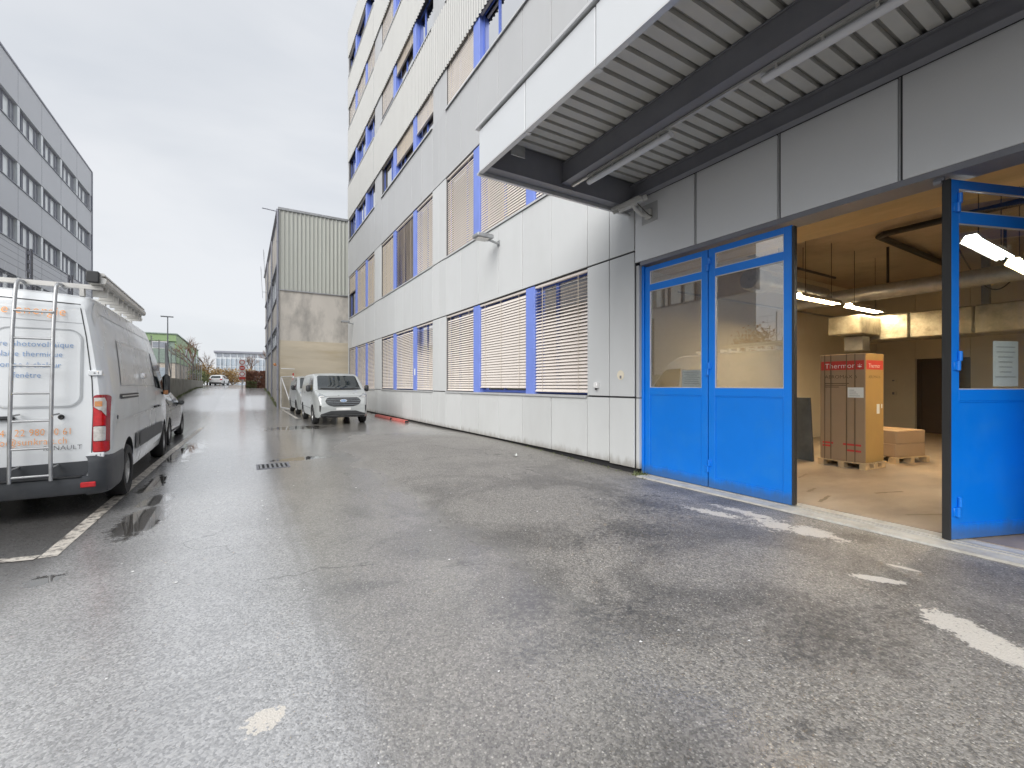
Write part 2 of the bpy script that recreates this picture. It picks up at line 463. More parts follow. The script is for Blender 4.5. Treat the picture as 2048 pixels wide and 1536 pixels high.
def asphalt():
    m, n, l, b = new_mat('wet asphalt')
    tc = n.new('ShaderNodeTexCoord')
    P = tc.outputs['Object']
    sep = n.new('ShaderNodeSeparateXYZ'); l.new(P, sep.inputs[0])
    def noise(scale, detail=4, rough=0.6, vec=None, dist=0.0):
        x = n.new('ShaderNodeTexNoise')
        x.inputs['Scale'].default_value = scale; x.inputs['Detail'].default_value = detail; x.inputs['Roughness'].default_value = rough
        x.inputs['Distortion'].default_value = dist
        l.new(vec or P, x.inputs['Vector'])
        return x.outputs[0]
    def val(op, a, b_=None, clamp=False):
        x = n.new('ShaderNodeMath'); x.operation = op; x.use_clamp = clamp
        for i, q in enumerate((a, b_)):
            if q is None: continue
            if isinstance(q, (int, float)): x.inputs[i].default_value = q
            else: l.new(q, x.inputs[i])
        return x.outputs[0]
    def rng(v, a, b_, c=0.0, d=1.0, smooth=True):
        x = n.new('ShaderNodeMapRange'); x.interpolation_type = 'SMOOTHSTEP' if smooth else 'LINEAR'
        for i, q in enumerate((v, a, b_, c, d)):
            if isinstance(q, (int, float)): x.inputs[i].default_value = q
            else: l.new(q, x.inputs[i])
        return x.outputs[0]
    def mixc(f, a, b_):
        x = n.new('ShaderNodeMixRGB')
        for i, q in enumerate((f, a, b_)):
            if isinstance(q, tuple): x.inputs[i].default_value = (*q, 1)
            elif isinstance(q, (int, float)): x.inputs[i].default_value = q
            else: l.new(q, x.inputs[i])
        return x.outputs[0]
    wob = noise(2.6, 6, 0.65)
    wob2 = noise(9.0, 5, 0.65)
    wob3 = noise(34.0, 3, 0.6)
    def blob(cx, cy, rx, ry, ang=0.0, amp=0.9, soft=0.12):
        """ragged patch mask: ellipse distance plus noise"""
        mp = n.new('ShaderNodeMapping'); mp.vector_type = 'TEXTURE'
        mp.inputs['Location'].default_value = (cx, cy, 0)
        mp.inputs['Rotation'].default_value = (0, 0, R(ang))
        mp.inputs['Scale'].default_value = (rx, ry, 1)
        l.new(P, mp.inputs[0])
        s2 = n.new('ShaderNodeSeparateXYZ'); l.new(mp.outputs[0], s2.inputs[0])
        d = val('SQRT', val('ADD', val('MULTIPLY', s2.outputs[0], s2.outputs[0]), val('MULTIPLY', s2.outputs[1], s2.outputs[1])))
        w = val('ADD', val('MULTIPLY', val('SUBTRACT', wob, 0.5), amp * 3.2), val('MULTIPLY', val('SUBTRACT', wob2, 0.5), amp * 3.0))
        w = val('ADD', w, val('MULTIPLY', val('SUBTRACT', wob3, 0.5), amp * 2.2))
        return rng(val('ADD', d, w), 1.0 - soft, 1.0 + soft, 1.0, 0.0)
    def union(ms):
        o = ms[0]
        for q in ms[1:]: o = val('MAXIMUM', o, q)
        return o
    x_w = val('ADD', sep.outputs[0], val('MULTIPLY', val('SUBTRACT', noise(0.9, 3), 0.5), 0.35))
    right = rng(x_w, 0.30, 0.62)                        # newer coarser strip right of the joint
    dry = rng(val('ADD', sep.outputs[0], val('MULTIPLY', val('SUBTRACT', noise(0.5, 4), 0.5), 1.4)), 1.2, 2.8)
    dry = val('MULTIPLY', dry, rng(sep.outputs[1], 17, 8))
    fine = noise(95, 3, 0.7)
    mid = noise(22, 5, 0.65)
    big = noise(0.55, 5, 0.6)
    vor = n.new('ShaderNodeTexVoronoi'); vor.inputs['Scale'].default_value = 85; vor.inputs['Randomness'].default_value = 1
    l.new(P, vor.inputs['Vector'])
    vcol = n.new('ShaderNodeSeparateColor'); l.new(vor.outputs['Color'], vcol.inputs[0])
    stone = val('MULTIPLY', rng(vcol.outputs[0], 0.74, 0.9), rng(vor.outputs['Distance'], 0.55, 0.25))
    stone = val('MULTIPLY', stone, rng(right, 0, 1, 0.35, 1.0))
    patchy = noise(0.8, 6, 0.62, dist=0.6)
    c = mixc(rng(fine, 0.3, 0.7), (0.055, 0.054, 0.055), (0.275, 0.27, 0.262))
    c = mixc(val('MULTIPLY', rng(mid, 0.35, 0.7), 0.4), c, (0.25, 0.245, 0.235))
    c = mixc(val('MULTIPLY', right, 0.55), c, (0.31, 0.292, 0.264))
    c = mixc(rng(right, 0, 1, 0.62, 0.0), c, mixc(fine, (0.31, 0.313, 0.32), (0.60, 0.60, 0.603)))  # left strip lightened: wet sky sheen put into the base colour
    damp = val('MULTIPLY', rng(patchy, 0.44, 0.62), rng(right, 0, 1, 0.2, 0.62))
    damp = val('MULTIPLY', damp, rng(sep.outputs[1], 8.5, 4.5, 0.3, 1.0))
    c = mixc(damp, c, (0.075, 0.072, 0.068))
    c = mixc(val('MULTIPLY', stone, 0.7), c, (0.52, 0.50, 0.46))
    ck = n.new('ShaderNodeTexVoronoi'); ck.feature = 'DISTANCE_TO_EDGE'; ck.inputs['Scale'].default_value = 0.42
    dv = n.new('ShaderNodeVectorMath'); dv.operation = 'ADD'
    nv = n.new('ShaderNodeTexNoise'); nv.inputs['Scale'].default_value = 1.8; nv.inputs['Detail'].default_value = 6
    l.new(P, nv.inputs['Vector'])
    sv_ = n.new('ShaderNodeVectorMath'); sv_.operation = 'SCALE'; sv_.inputs['Scale'].default_value = 0.9
    l.new(nv.outputs['Color'], sv_.inputs[0]); l.new(P, dv.inputs[0]); l.new(sv_.outputs[0], dv.inputs[1]); l.new(dv.outputs[0], ck.inputs['Vector'])
    crack = val('MULTIPLY', rng(ck.outputs['Distance'], 0.006, 0.002), rng(noise(0.35, 2), 0.48, 0.6))
    c = mixc(val('MULTIPLY', crack, 0.7), c, (0.035, 0.034, 0.033))
    hv = n.new('ShaderNodeHueSaturation'); l.new(c, hv.inputs['Color'])
    l.new(rng(vcol.outputs[1], 0, 1, 0.55, 1.4, False), hv.inputs['Value'])
    c = hv.outputs[0]
    # oily dark patches and the sunken joint
    oil = union([blob(1.64, 2.5, 0.30, 0.18, 30, 0.9, 0.5), blob(2.0, 2.15, 0.4, 0.2, 0, 1.0, 0.5), blob(1.5, 2.1, 0.22, 0.15, 0, 1.0, 0.6), blob(2.08, 1.0, 0.06, 0.045, 0, 0.8, 0.3), blob(2.2, 0.9, 0.09, 0.05, 0, 0.8, 0.3), blob(3.1, 1.3, 0.5, 0.3, 0, 1, 0.6), blob(3.4, 3.3, 0.5, 0.3, 0, 1, 0.6), blob(4.4, 4.0, 0.5, 0.6, 0, 1, 0.6)])
    c = mixc(val('MULTIPLY', val('MULTIPLY', oil, rng(mid, 0.35, 0.6)), 0.7), c, (0.05, 0.05, 0.052))
    seam = val('MULTIPLY', rng(val('ABSOLUTE', val('SUBTRACT', val('ADD', sep.outputs[0], val('MULTIPLY', val('SUBTRACT', noise(1.6, 4), 0.5), 0.16)), 0.40)), 0.05, 0.012), rng(sep.outputs[1], 12.0, 4.0))
    c = mixc(val('MULTIPLY', seam, 0.22), c, (0.07, 0.065, 0.06))
    drain = rng(val('ABSOLUTE', val('SUBTRACT', val('ADD', sep.outputs[1], val('MULTIPLY', val('SUBTRACT', noise(0.7, 3), 0.5), 0.5)), 29.6)), 0.10, 0.03)
    c = mixc(val('MULTIPLY', drain, 0.7), c, (0.05, 0.05, 0.05))
    # cracks
    # standing water
    pud = union([blob(-0.97, 6.35, 0.21, 0.66, -4, 0.28, 0.16), blob(-0.97, 7.35, 0.14, 0.34, -6, 0.35, 0.2), blob(-1.15, 8.6, 0.12, 0.7, -4, 0.6, 0.1), blob(1.0, 10.0, 0.5, 0.22, 0, 0.5, 0.08),
                 blob(-1.32, 4.8, 0.10, 0.12, 0, 0.6, 0.1), blob(-1.1, 12.5, 0.25, 1.6, -3, 0.8, 0.2), blob(1.6, 17.2, 0.9, 0.6, 0, 0.9, 0.2)])
    film = rng(val('ADD', val('SUBTRACT', 1.0, val('MULTIPLY', dry, 0.95)), val('ADD', val('MULTIPLY', val('SUBTRACT', big, 0.5), 0.5), val('MULTIPLY', damp, 0.05))), 0.25, 1.0)
    under = rng(sep.outputs[0], -1.55, -1.25)            # asphalt is darker across the parking bay
    c = mixc(val('MULTIPLY', val('SUBTRACT', 1.0, under), 0.65), c, (0.05, 0.046, 0.042))
    c = mixc(val('MULTIPLY', pud, 0.85), c, (0.045, 0.04, 0.034))
    # dried plaster splashes near the doors and one on the left
    white = union([blob(5.20, 2.42, 0.17, 0.26, 3, 0.8, 0.08), blob(5.10, 2.80, 0.24, 0.26, 0, 0.85, 0.08), blob(5.32, 3.15, 0.10, 0.36, 0, 0.9, 0.1), blob(4.92, 3.42, 0.11, 0.30, 8, 1.0, 0.10), blob(4.27, 1.50, 0.07, 0.20, 40, 0.42, 0.07),
                   blob(3.70, 0.72, 0.13, 0.50, -30, 0.50, 0.08), blob(0.085, 2.28, 0.075, 0.068, 0, 0.8, 0.06), blob(4.81, 1.51, 0.03, 0.10, 15, 0.4, 0.08)])
    white = val('MULTIPLY', white, rng(val('ADD', fine, val('MULTIPLY', wob3, 0.5)), 0.52, 0.62))
    c = mixc(val('MULTIPLY', white, 0.95), c, mixc(fine, (0.52, 0.49, 0.44), (0.74, 0.71, 0.66)))
    l.new(c, b.inputs['Base Color'])
    ro = rng(film, 0, 1, 0.60, 0.30)
    ro = val('ADD', ro, val('MULTIPLY', val('SUBTRACT', mid, 0.5), 0.25))
    ro = val('ADD', val('MULTIPLY', ro, val('SUBTRACT', 1.0, pud)), val('MULTIPLY', pud, 0.03))
    ro = val('MAXIMUM', ro, val('MULTIPLY', white, 0.75), True)
    l.new(ro, b.inputs['Roughness'])
    b.inputs['Specular IOR Level'].default_value = 0.5
    l.new(val('MULTIPLY', rng(film, 0, 1, 0.10, 1.0), val('SUBTRACT', 1.0, white), True), b.inputs['Coat Weight'])
    b.inputs['Coat IOR'].default_value = 3.0
    l.new(val('ADD', rng(film, 0, 1, 0.46, 0.15), val('MULTIPLY', pud, -0.16)), b.inputs['Coat Roughness'])
    hgt = val('ADD', val('MULTIPLY', fine, 0.6), val('ADD', val('MULTIPLY', noise(24, 2), 0.8), val('MULTIPLY', rng(vor.outputs['Distance'], 0.0, 0.6, 1.0, 0.0), 0.9)))
    bp = n.new('ShaderNodeBump'); bp.inputs['Distance'].default_value = 0.005
    l.new(val('MULTIPLY', val('MULTIPLY', rng(film, 0, 1, 0.62, 0.22), rng(sep.outputs[1], 3.5, 13, 1.0, 0.16)), val('SUBTRACT', 1.0, val('MULTIPLY', pud, 0.985))), bp.inputs['Strength'])
    l.new(hgt, bp.inputs['Height'])
    l.new(bp.outputs[0], b.inputs['Normal'])
    l.new(bp.outputs[0], b.inputs['Coat Normal'])
    return m
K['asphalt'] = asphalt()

def worn_paint():
    m, n, l, b = new_mat('worn white road paint')
    tc = n.new('ShaderNodeTexCoord')
    no = n.new('ShaderNodeTexNoise'); no.inputs['Scale'].default_value = 11; no.inputs['Detail'].default_value = 8; no.inputs['Roughness'].default_value = 0.75
    l.new(tc.outputs['Object'], no.inputs['Vector'])
    cr = n.new('ShaderNodeValToRGB')
    cr.color_ramp.elements[0].position = 0.42; cr.color_ramp.elements[0].color = (0.13, 0.12, 0.11, 1)
    cr.color_ramp.elements[1].position = 0.53; cr.color_ramp.elements[1].color = (0.66, 0.62, 0.56, 1)
    l.new(no.outputs[0], cr.inputs[0]); l.new(cr.outputs[0], b.inputs['Base Color'])
    b.inputs['Roughness'].default_value = 0.45
    return m
K['paint'] = worn_paint()

def build_ground():
    xs = [-400, -200, -100, -60, -30, -15, -8, -5] + [-4 + 0.5 * i for i in range(21)] + [7, 9, 14, 30, 60, 100, 200, 400]
    ys = [-300, -100, -40, -20, -10, -5, -2] + [0.5 * i for i in range(0, 25)] + [13 + i for i in range(0, 60)] + [75, 80, 90, 110, 150, 250, 500, 1200]
    mb = MB()
    vs = [(x, y, zg(x, y)) for y in ys for x in xs]
    nx = len(xs)
    fs = [(j * nx + i, j * nx + i + 1, (j + 1) * nx + i + 1, (j + 1) * nx + i) for j in range(len(ys) - 1) for i in range(nx - 1)]
    mb.add(vs, fs)
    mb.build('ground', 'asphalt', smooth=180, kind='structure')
build_ground()

def ground_strip(name, pts, w, material, dz=0.004, **props):
    mb = MB()
    for (x0, y0), (x1, y1) in zip(pts[:-1], pts[1:]):
        n = max(1, int(math.hypot(x1 - x0, y1 - y0) / 0.5))
        d = Vector((x1 - x0, y1 - y0, 0)).normalized(); q = Vector((-d.y, d.x, 0)) * w / 2
        for k in range(n):
            a = Vector((x0 + (x1 - x0) * k / n, y0 + (y1 - y0) * k / n, 0)); c = Vector((x0 + (x1 - x0) * (k + 1) / n, y0 + (y1 - y0) * (k + 1) / n, 0))
            ps = []
            for p in (a - q, a + q, c + q, c - q):
                ps.append((p.x, p.y, zg(p.x, p.y) + dz))
            mb.quad(*ps)
    return mb.build(name, material, **props)
ground_strip('parking_line', [(-1.46, 5.40), (-1.40, 12.0), (-1.25, 19.0)], 0.125, 'paint', 0.004, kind='structure')
ground_strip('parking_line', [(-4.0, 5.95), (-1.53, 5.43)], 0.11, 'paint', 0.007, kind='structure')
ground_strip('parking_line', [(2.02, 30.4), (2.06, 21.9)], 0.12, 'paint', 0.004, kind='structure')
ground_strip('parking_line', [(2.13, 21.95), (4.4, 21.95)], 0.11, 'paint', 0.007, kind='structure')

# ------------------------------------------------------------------ the office building with its loading doors
XF = 5.9
YFAR = 30.55
ROOF = 24.6
BAYS = [(6.86, 14.13), (15.39, 22.42), (23.78, 30.40)]
SILLS = [1.28, 5.84, 10.85, 14.52, 18.2, 21.6]
HEADS = [3.85, 8.54, 12.45, 16.2, 19.72, 23.1]
bld = thing('office_building', 'tall grey office block with blue window posts, blinds and a canopied blue loading door', 'building', (XF + 4, 12, 0))

def wall_core():
    mb = MB()
    X0, X1 = 5.945, 6.2
    y0, y1 = 5.62, YFAR - 0.02
    lev = [0.10] + [z for p in zip(SILLS, HEADS) for z in p] + [ROOF - 0.02]
    for i in range(0, len(lev) - 1, 2):                 # solid bands
        mb.box(X0, X1, y0, y1, lev[i], lev[i + 1])
    edges = [5.62] + [v for b in BAYS for v in b] + [y1]
    for i in range(0, len(edges), 2):                   # piers
        if edges[i + 1] - edges[i] > 0.02:
            for s_, h_ in zip(SILLS, HEADS):
                mb.box(X0 + 0.002, X1 - 0.002, edges[i], edges[i + 1], s_, h_)
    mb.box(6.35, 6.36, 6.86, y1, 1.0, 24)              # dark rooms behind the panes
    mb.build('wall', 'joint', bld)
    m2 = MB()
    m2.box(5.99, 6.2, 5.62, y1, -0.1, 0.10)
    m2.build('plinth_recess', 'dark', bld)
    m3 = MB()                                           # far gable, roof, and the part of the block behind the canopy
    m3.box(6.21, 22, YFAR - 0.12, YFAR, 0, ROOF - 0.01)
    m3.box(5.96, 22, -16, YFAR - 0.13, ROOF - 0.03, ROOF + 0.1)
    m3.box(5.91, 6.2, -16, 5.58, 5.25, ROOF - 0.05)
    m3.box(5.91, 6.2, -16, -2.05, -0.1, 5.24)
    m3.build('side_wall', 'panel2', bld)
    m4 = MB()
    m4.box(5.885, 6.0, YFAR - 0.005, YFAR + 0.03, 0.05, ROOF)
    m4.box(5.87, 6.0, 5.62, YFAR, ROOF + 0.01, ROOF + 0.06)
    m4.build('edge_trim', 'sill', bld)
wall_core()

def panel(y0, y1, z0, z1, material='panel', x=XF, name='cladding_panel', g=0.009, parent=None):
    jx = random.uniform(-0.003, 0.003)
    return MB().cbox(x + jx, x + 0.03 + jx, y0 + g, y1 - g, z0 + g, z1 - g, 0.004).build(name, material, parent or bld)

def split(y0, y1, n): return [(y0 + (y1 - y0) * i / n, y0 + (y1 - y0) * (i + 1) / n) for i in range(n)]
PIERS = [(5.6, 6.86), (14.13, 15.39), (22.42, 23.78)]
cols = []
for p in PIERS: cols += split(p[0], p[1], 2)
for b_ in BAYS: cols += split(b_[0], b_[1], 6)
cols.append((30.40, YFAR))
for (a, b_) in cols:
    panel(a, b_, 0.055 if a > 6 else 0.03, 1.27, 'plinth')
    panel(a, b_, 3.865, 5.815)
    panel(a, b_, 8.555, 10.83, 'panel2')
for p in PIERS:
    for (a, b_) in split(p[0], p[1], 2):
        panel(a, b_, 1.285, 3.85)
        panel(a, b_, 5.83, 8.54)
        for k in range(2, 6):
            panel(a, b_, SILLS[k] + 0.01, HEADS[k] + 0.05, 'panel2', x=XF + 0.03)
for k in range(6):
    panel(30.40, YFAR, SILLS[k] + 0.005, HEADS[k] - 0.005, 'panel' if k < 2 else 'panel2')

def corrugated(name, y0, y1, z0, z1, x, material, parent, pitch=0.17, amp=0.035, axis='y'):
    """folded trapezoidal sheet with thickness at its lower edge"""
    prof = []
    y = y0
    while y < y1 - 1e-6:
        for f_, d in ((0, 0), (0.28, 0), (0.42, 1), (0.86, 1)):
            if y + f_ * pitch <= y1: prof.append((y + f_ * pitch, d * amp))
        y += pitch
    prof.append((y1, 0))
    mb = MB()
    pt = (lambda q, d, z: (x + d, q, z)) if axis == 'y' else (lambda q, d, z: (q, x + d, z))
    t = 0.012
    n = len(prof)
    vs = [pt(q, d, z) for z in (z0, z1) for q, d in prof] + [pt(q, d + t, z) for z in (z0, z1) for q, d in prof]
    fs = [(i, i + 1, n + i + 1, n + i) for i in range(n - 1)] + [(2 * n + i, 3 * n + i, 3 * n + i + 1, 2 * n + i + 1) for i in range(n - 1)]
    fs += [(i, 2 * n + i, 2 * n + i + 1, i + 1) for i in range(n - 1)]
    mb.add(vs, fs)
    return mb.build(name, material, parent)
for k in range(2, 6):
    z0, z1 = HEADS[k] - 0.16, (SILLS[k + 1] - 0.03 if k < 5 else ROOF - 0.02)
    for (a, b_) in ((5.6, 15.39), (15.39, 23.78), (23.78, YFAR)):
        corrugated('corrugated_sheet', a, b_, z0, z1, XF - 0.045, 'corr', bld)

def sill_strip(a, b_, z, d=0.045):
    mb = MB()
    mb.box(XF - d, XF + 0.16, a, b_, z - 0.018, z + 0.004)
    mb.box(XF - d, XF - d + 0.006, a, b_, z - 0.045, z - 0.018)
    return mb.build('window_sill', 'sill', bld)
for k in range(6):
    for b_ in BAYS:
        sill_strip(b_[0], b_[1], SILLS[k] + 0.006, 0.035 if k < 2 else 0.06)

def slat_mesh(w, tilt, material, depth=0.082):
    """one curved blind slat, its long axis along y, centred"""
    mb = MB()
    pts = []
    for i in range(4):
        s_ = (i / 3 - 0.5) * depth
        bow = 0.007 * (1 - (2 * (i / 3) - 1) ** 2)
        c_, s2 = math.cos(tilt), math.sin(tilt)
        pts.append((s_ * c_ + bow * s2, -s_ * s2 + bow * c_))
    # outer edge low, inner edge high is a positive tilt
    vs = [(px_, y, pz_) for y in (-w / 2, w / 2) for px_, pz_ in pts]
    mb.add(vs, [(i, i + 1, 5 + i, 4 + i) for i in range(3)])
    me_o = mb.build('slat', material, None, smooth=60)
    me = me_o.data
    bpy.data.objects.remove(me_o)
    return me

SINGLE = {'n': 0}
def blind(y0, y1, z0, z1, material, tilt=62, drop=1.0, opening=None, single=False, pitch=0.0715, label=None):
    """exterior venetian blind hanging from z1; tilt in degrees from flat; opening: fraction of the top rows left wider open"""
    zb = z1 - (z1 - z0) * drop
    xc = XF + 0.075
    w = y1 - y0 - 0.03
    yc = (y0 + y1) / 2
    hb = MB()
    hb.box(xc - 0.035, xc + 0.035, y0 + 0.012, y1 - 0.012, z1 - 0.05, z1 - 0.003)
    bo = hb.build('blind', 'slatw', bld)
    if label: bo['label'] = label
    br = MB()
    br.cbox(xc - 0.04, xc + 0.04, y0 + 0.015, y1 - 0.015, zb + 0.004, zb + 0.03, 0.006)
    br.build('bottom_rail', material, bo)
    cb = MB()
    for f_ in ((0.13, 0.5, 0.87) if w > 2.2 else (0.16, 0.84)):
        y = y0 + 0.015 + w * f_
        cb.box(xc - 0.048, xc - 0.044, y - 0.006, y + 0.006, zb + 0.02, z1 - 0.05)
    cb.build('ladder_cord', 'cord', bo)
    n = int((z1 - 0.06 - zb - 0.04) / pitch)
    n_open = int(n * (opening or 0))
    cache = {}
    merged = MB()
    for i in range(n):
        z = zb + 0.055 + i * pitch
        k = i - (n - n_open)
        td = tilt if k < 0 else max(14, tilt - 34 * min(1, (k + 1) / max(1, n_open) * 1.6))
        td = round(td / 4) * 4
        if td not in cache: cache[td] = slat_mesh(w, R(-td), material)
        me = cache[td]
        if single:
            o = link('slat', me, bo)
            o.location = (xc, yc, z + random.uniform(-0.002, 0.002))
            o.rotation_euler = (random.uniform(-0.0012, 0.0012), 0, 0)
        else:
            dz = random.uniform(-0.002, 0.002)
            merged.add([(v.co.x + xc, v.co.y + yc, v.co.z + z + dz) for v in me.vertices], [tuple(p.vertices) for p in me.polygons])
    if not single and n > 0:
        merged.build('slats', material, bo, smooth=60, kind='stuff')
    return bo

def window(y0, y1, z0, z1, curtain=0.0, split_at=None):
    """recessed blue frame with pane"""
    mb = MB()
    x0, x1 = XF + 0.16, XF + 0.215
    fw = 0.055
    mb.box(x0, x1, y0, y1, z0 + 0.01, z0 + 0.075); mb.box(x0, x1, y0, y1, z1 - 0.07, z1 - 0.004)
    mb.box(x0, x1, y0, y0 + fw, z0 + 0.075, z1 - 0.07); mb.box(x0, x1, y1 - fw, y1, z0 + 0.075, z1 - 0.07)
    if split_at:
        ym = y0 + (y1 - y0) * split_at
        mb.box(x0 - 0.004, x1 + 0.004, ym - 0.05, ym + 0.05, z0 + 0.075, z1 - 0.07)
    fo = mb.build('window', 'mulld', bld)
    MB().box(x0 + 0.02, x0 + 0.03, y0 + fw * 0.7, y1 - fw * 0.7, z0 + 0.05, z1 - 0.05).build('pane', 'winglass', fo)
    if curtain:
        m2 = MB()
        ya, yb = y0 + 0.1, y0 + 0.1 + (y1 - y0 - 0.2) * curtain
        n = 26
        vs = [(x1 + 0.09 + 0.018 * math.sin(i * 1.9), ya + (yb - ya) * i / n, z) for z in (z0 + 0.06, z1 - 0.06) for i in range(n + 1)]
        m2.add(vs, [(i, i + 1, n + 2 + i, n + 1 + i) for i in range(n)])
        m2.build('curtain', 'curtain', fo, smooth=180)
    return fo
K['winglass'] = glass('window glass', (0.88, 0.92, 0.93), 9.0)

def cells(b_):
    L = b_[1] - b_[0]
    q = [0, 0.265, 0.316, 0.660, 0.715, 1.0]
    return [(b_[0] + L * q[0], b_[0] + L * q[1]), (b_[0] + L * q[2], b_[0] + L * q[3]), (b_[0] + L * q[4], b_[0] + L * q[5])], [(b_[0] + L * q[1], b_[0] + L * q[2]), (b_[0] + L * q[3], b_[0] + L * q[4])]

PLAN = {  # (floor, bay): per cell (material, tilt, drop, opening)
    (0, 0): [('slat', 50, 0.985, 0.36), ('slatw', 62, 0.955, 0.0), ('slat', 50, 0.995, 0.0)],
    (0, 1): [('slat', 50, 0.995, 0.5), ('slat', 50, 0.985, 0.0), ('slat', 50, 0.985, 0.0)],
    (0, 2): [('slat', 50, 1.0, 0.0), ('slat', 50, 1.0, 0.0), ('slat', 50, 1.0, 0.0)],
    (1, 0): [('slat', 64, 1.0, 0.0), ('slat', 64, 0.995, 0.0), ('slat', 64, 0.995, 0.0)],
    (1, 1): [('slat', 64, 0.995, 0.0), ('slatw', 18, 1.0, 0.0), ('slatg', 72, 1.0, 0.0)],
    (1, 2): [('slatg', 72, 1.0, 0.0), ('slatg', 72, 0.99, 0.0), ('slatg', 72, 0.42, 0.0)],
    (2, 0): [None, ('slatw', 78, 0.07, 0), ('slatw', 78, 0.93, 0)],
    (2, 1): [('slatw', 78, 0.60, 0), ('slatg', 80, 0.64, 0), ('slatg', 80, 0.10, 0)],
    (2, 2): [('slatw', 78, 0.12, 0), ('slatw', 78, 0.16, 0), ('slatw', 78, 0.13, 0)],
    (3, 1): [None, ('slatg', 80, 0.42, 0), ('slatw', 78, 0.80, 0)],
    (3, 2): [('slatw', 78, 0.2, 0), ('slatw', 78, 0.2, 0), None],
    (4, 1): [('slatw', 78, 1.0, 0), ('slatw', 78, 0.2, 0), ('slatw', 78, 0.9, 0)],
    (4, 2): [('slatw', 78, 1.0, 0), ('slatw', 78, 1.0, 0), ('slatw', 78, 1.0, 0)],
    (5, 2): [None, ('slatw', 78, 0.15, 0), ('slatw', 78, 0.2, 0)],
}
for fl in range(6):
    for bi, b_ in enumerate(BAYS):
        cs, ms = cells(b_)
        s_, h_ = SILLS[fl], HEADS[fl]
        for (a, c_) in ms:
            MB().cbox(XF + 0.02, XF + 0.2, a, c_, s_ + 0.006, h_ - 0.004, 0.006).build('mullion', 'mull', bld)
        plan = PLAN.get((fl, bi), [None, ('slatw', 66, 0.15, 0), None])
        for ci, (a, c_) in enumerate(cs):
            window(a + 0.004, c_ - 0.004, s_ + 0.012, h_ - 0.006, curtain=random.choice((0.6, 0.95, 1.0)) if fl >= 2 else 0.0, split_at=random.choice((0.35, 0.5, 0.62)))
            pl = plan[ci]
            if pl:
                single = (fl == 0 and bi == 0) or (fl == 1 and bi == 0) or (fl == 0 and bi == 1 and ci == 0)
                blind(a, c_, s_ + 0.02, h_ - 0.01, pl[0], pl[1], pl[2], pl[3], single)

# fascia over the doors
YS = [5.62 - 1.24 * i for i in range(7)]
for a, b_ in zip(YS[1:], YS[:-1]):
    panel(a, b_, 3.63, 4.76, 'fascia', XF + 0.015, 'fascia_panel', 0.022)
mb = MB()
mb.box(5.95, 6.3, -2.04, 5.60, 3.66, 5.24)
mb.build('door_lintel', 'joint', bld)
mb = MB()
mb.box(5.93, 6.28, -2.04, 5.50, 3.585, 3.655)
mb.build('lintel_flashing', 'steel', bld)
for y in YS[1:-1]:                                   # pale seal strips in the fascia joints
    MB().box(5.938, 5.948, y + 0.004, y + 0.018, 3.63, 4.75).build('joint_strip', 'sill', bld)
# return beside the doors
mb = MB()
mb.cbox(5.935, 6.16, 5.525, 5.596, 0.03, 1.262, 0.004)
mb.build('return_panel', 'plinth', bld)
mb = MB()
mb.cbox(5.935, 6.16, 5.528, 5.596, 1.278, 3.60, 0.004)
mb.build('return_panel', 'panel2', bld)

# threshold and rail
mb = MB()
mb.box(5.80, 6.30, -2.04, 5.46, -0.25, -0.062)
mb.build('threshold', 'thresh', bld)
mb = MB()
for x in (6.005, 6.095):
    mb.box(x, x + 0.014, -2.04, 5.44, -0.062, -0.048)
mb.build('floor_rail', 'alu', bld)

def door_leaf(o, d, w, label=None, glazing='doorglass', edge=True):
    """blue steel leaf: frame, transom pane, main pane, lower panel; o hinge point at floor, d unit direction along the leaf"""
    d = Vector((d[0], d[1], 0)).normalized()
    nrm = Vector((d.y, -d.x, 0))            # outward normal when d runs towards -y: points to -x
    if abs(d.y) > 0.9: nrm = Vector((-1, 0, 0))
    m = Matrix((d, nrm, Vector((0, 0, 1)))).transposed().to_4x4()
    m.translation = Vector(o)
    Z0, Z1 = 0.0, 3.60
    st = 0.105
    t0, t1 = -0.03, 0.03
    mb = MB(m)
    mb.cbox(0, st, t0, t1, Z0, Z1, 0.005); mb.cbox(w - st, w, t0, t1, Z0, Z1, 0.005)
    for z0, z1 in ((Z0, 0.14), (1.385, 1.50), (3.17, 3.285), (Z1 - 0.085, Z1)):
        mb.cbox(st - 0.004, w - st + 0.004, t0 + 0.0015, t1 - 0.0015, z0, z1, 0.004)
    leaf = mb.build('door_leaf', 'blue', bld)
    if label: leaf['label'] = label
    MB(m).box(st - 0.01, w - st + 0.01, -0.012, 0.018, 0.13, 1.39).build('lower_panel', 'blue', leaf)
    bd = MB(m)
    for x in (st, w - st - 0.012): bd.box(x, x + 0.012, 0.018, 0.026, 0.14, 1.385)
    bd.box(st, w - st, 0.018, 0.0262, 0.14, 0.152); bd.box(st, w - st, 0.018, 0.0262, 1.373, 1.385)
    bd.build('panel_bead', 'blue', leaf)
    for z0, z1 in ((1.50, 3.17), (3.285, Z1 - 0.085)):
        MB(m).box(st - 0.004, w - st + 0.004, -0.004, 0.004, z0 - 0.004, z1 + 0.004).build('pane', glazing, leaf)
        g_ = MB(m)
        for x in (st, w - st - 0.01): g_.box(x, x + 0.01, 0.004, 0.02, z0, z1)
        g_.box(st, w - st, 0.004, 0.0202, z0, z0 + 0.01); g_.box(st, w - st, 0.004, 0.0202, z1 - 0.01, z1)
        g_.build('glazing_bead', 'sill', leaf)
    if edge:
        MB(m).box(w + 0.001, w + 0.03, -0.034, 0.034, Z0 + 0.01, Z1 - 0.02).build('rubber_edge', 'rubber', leaf)
    return leaf, m
DX = 6.05
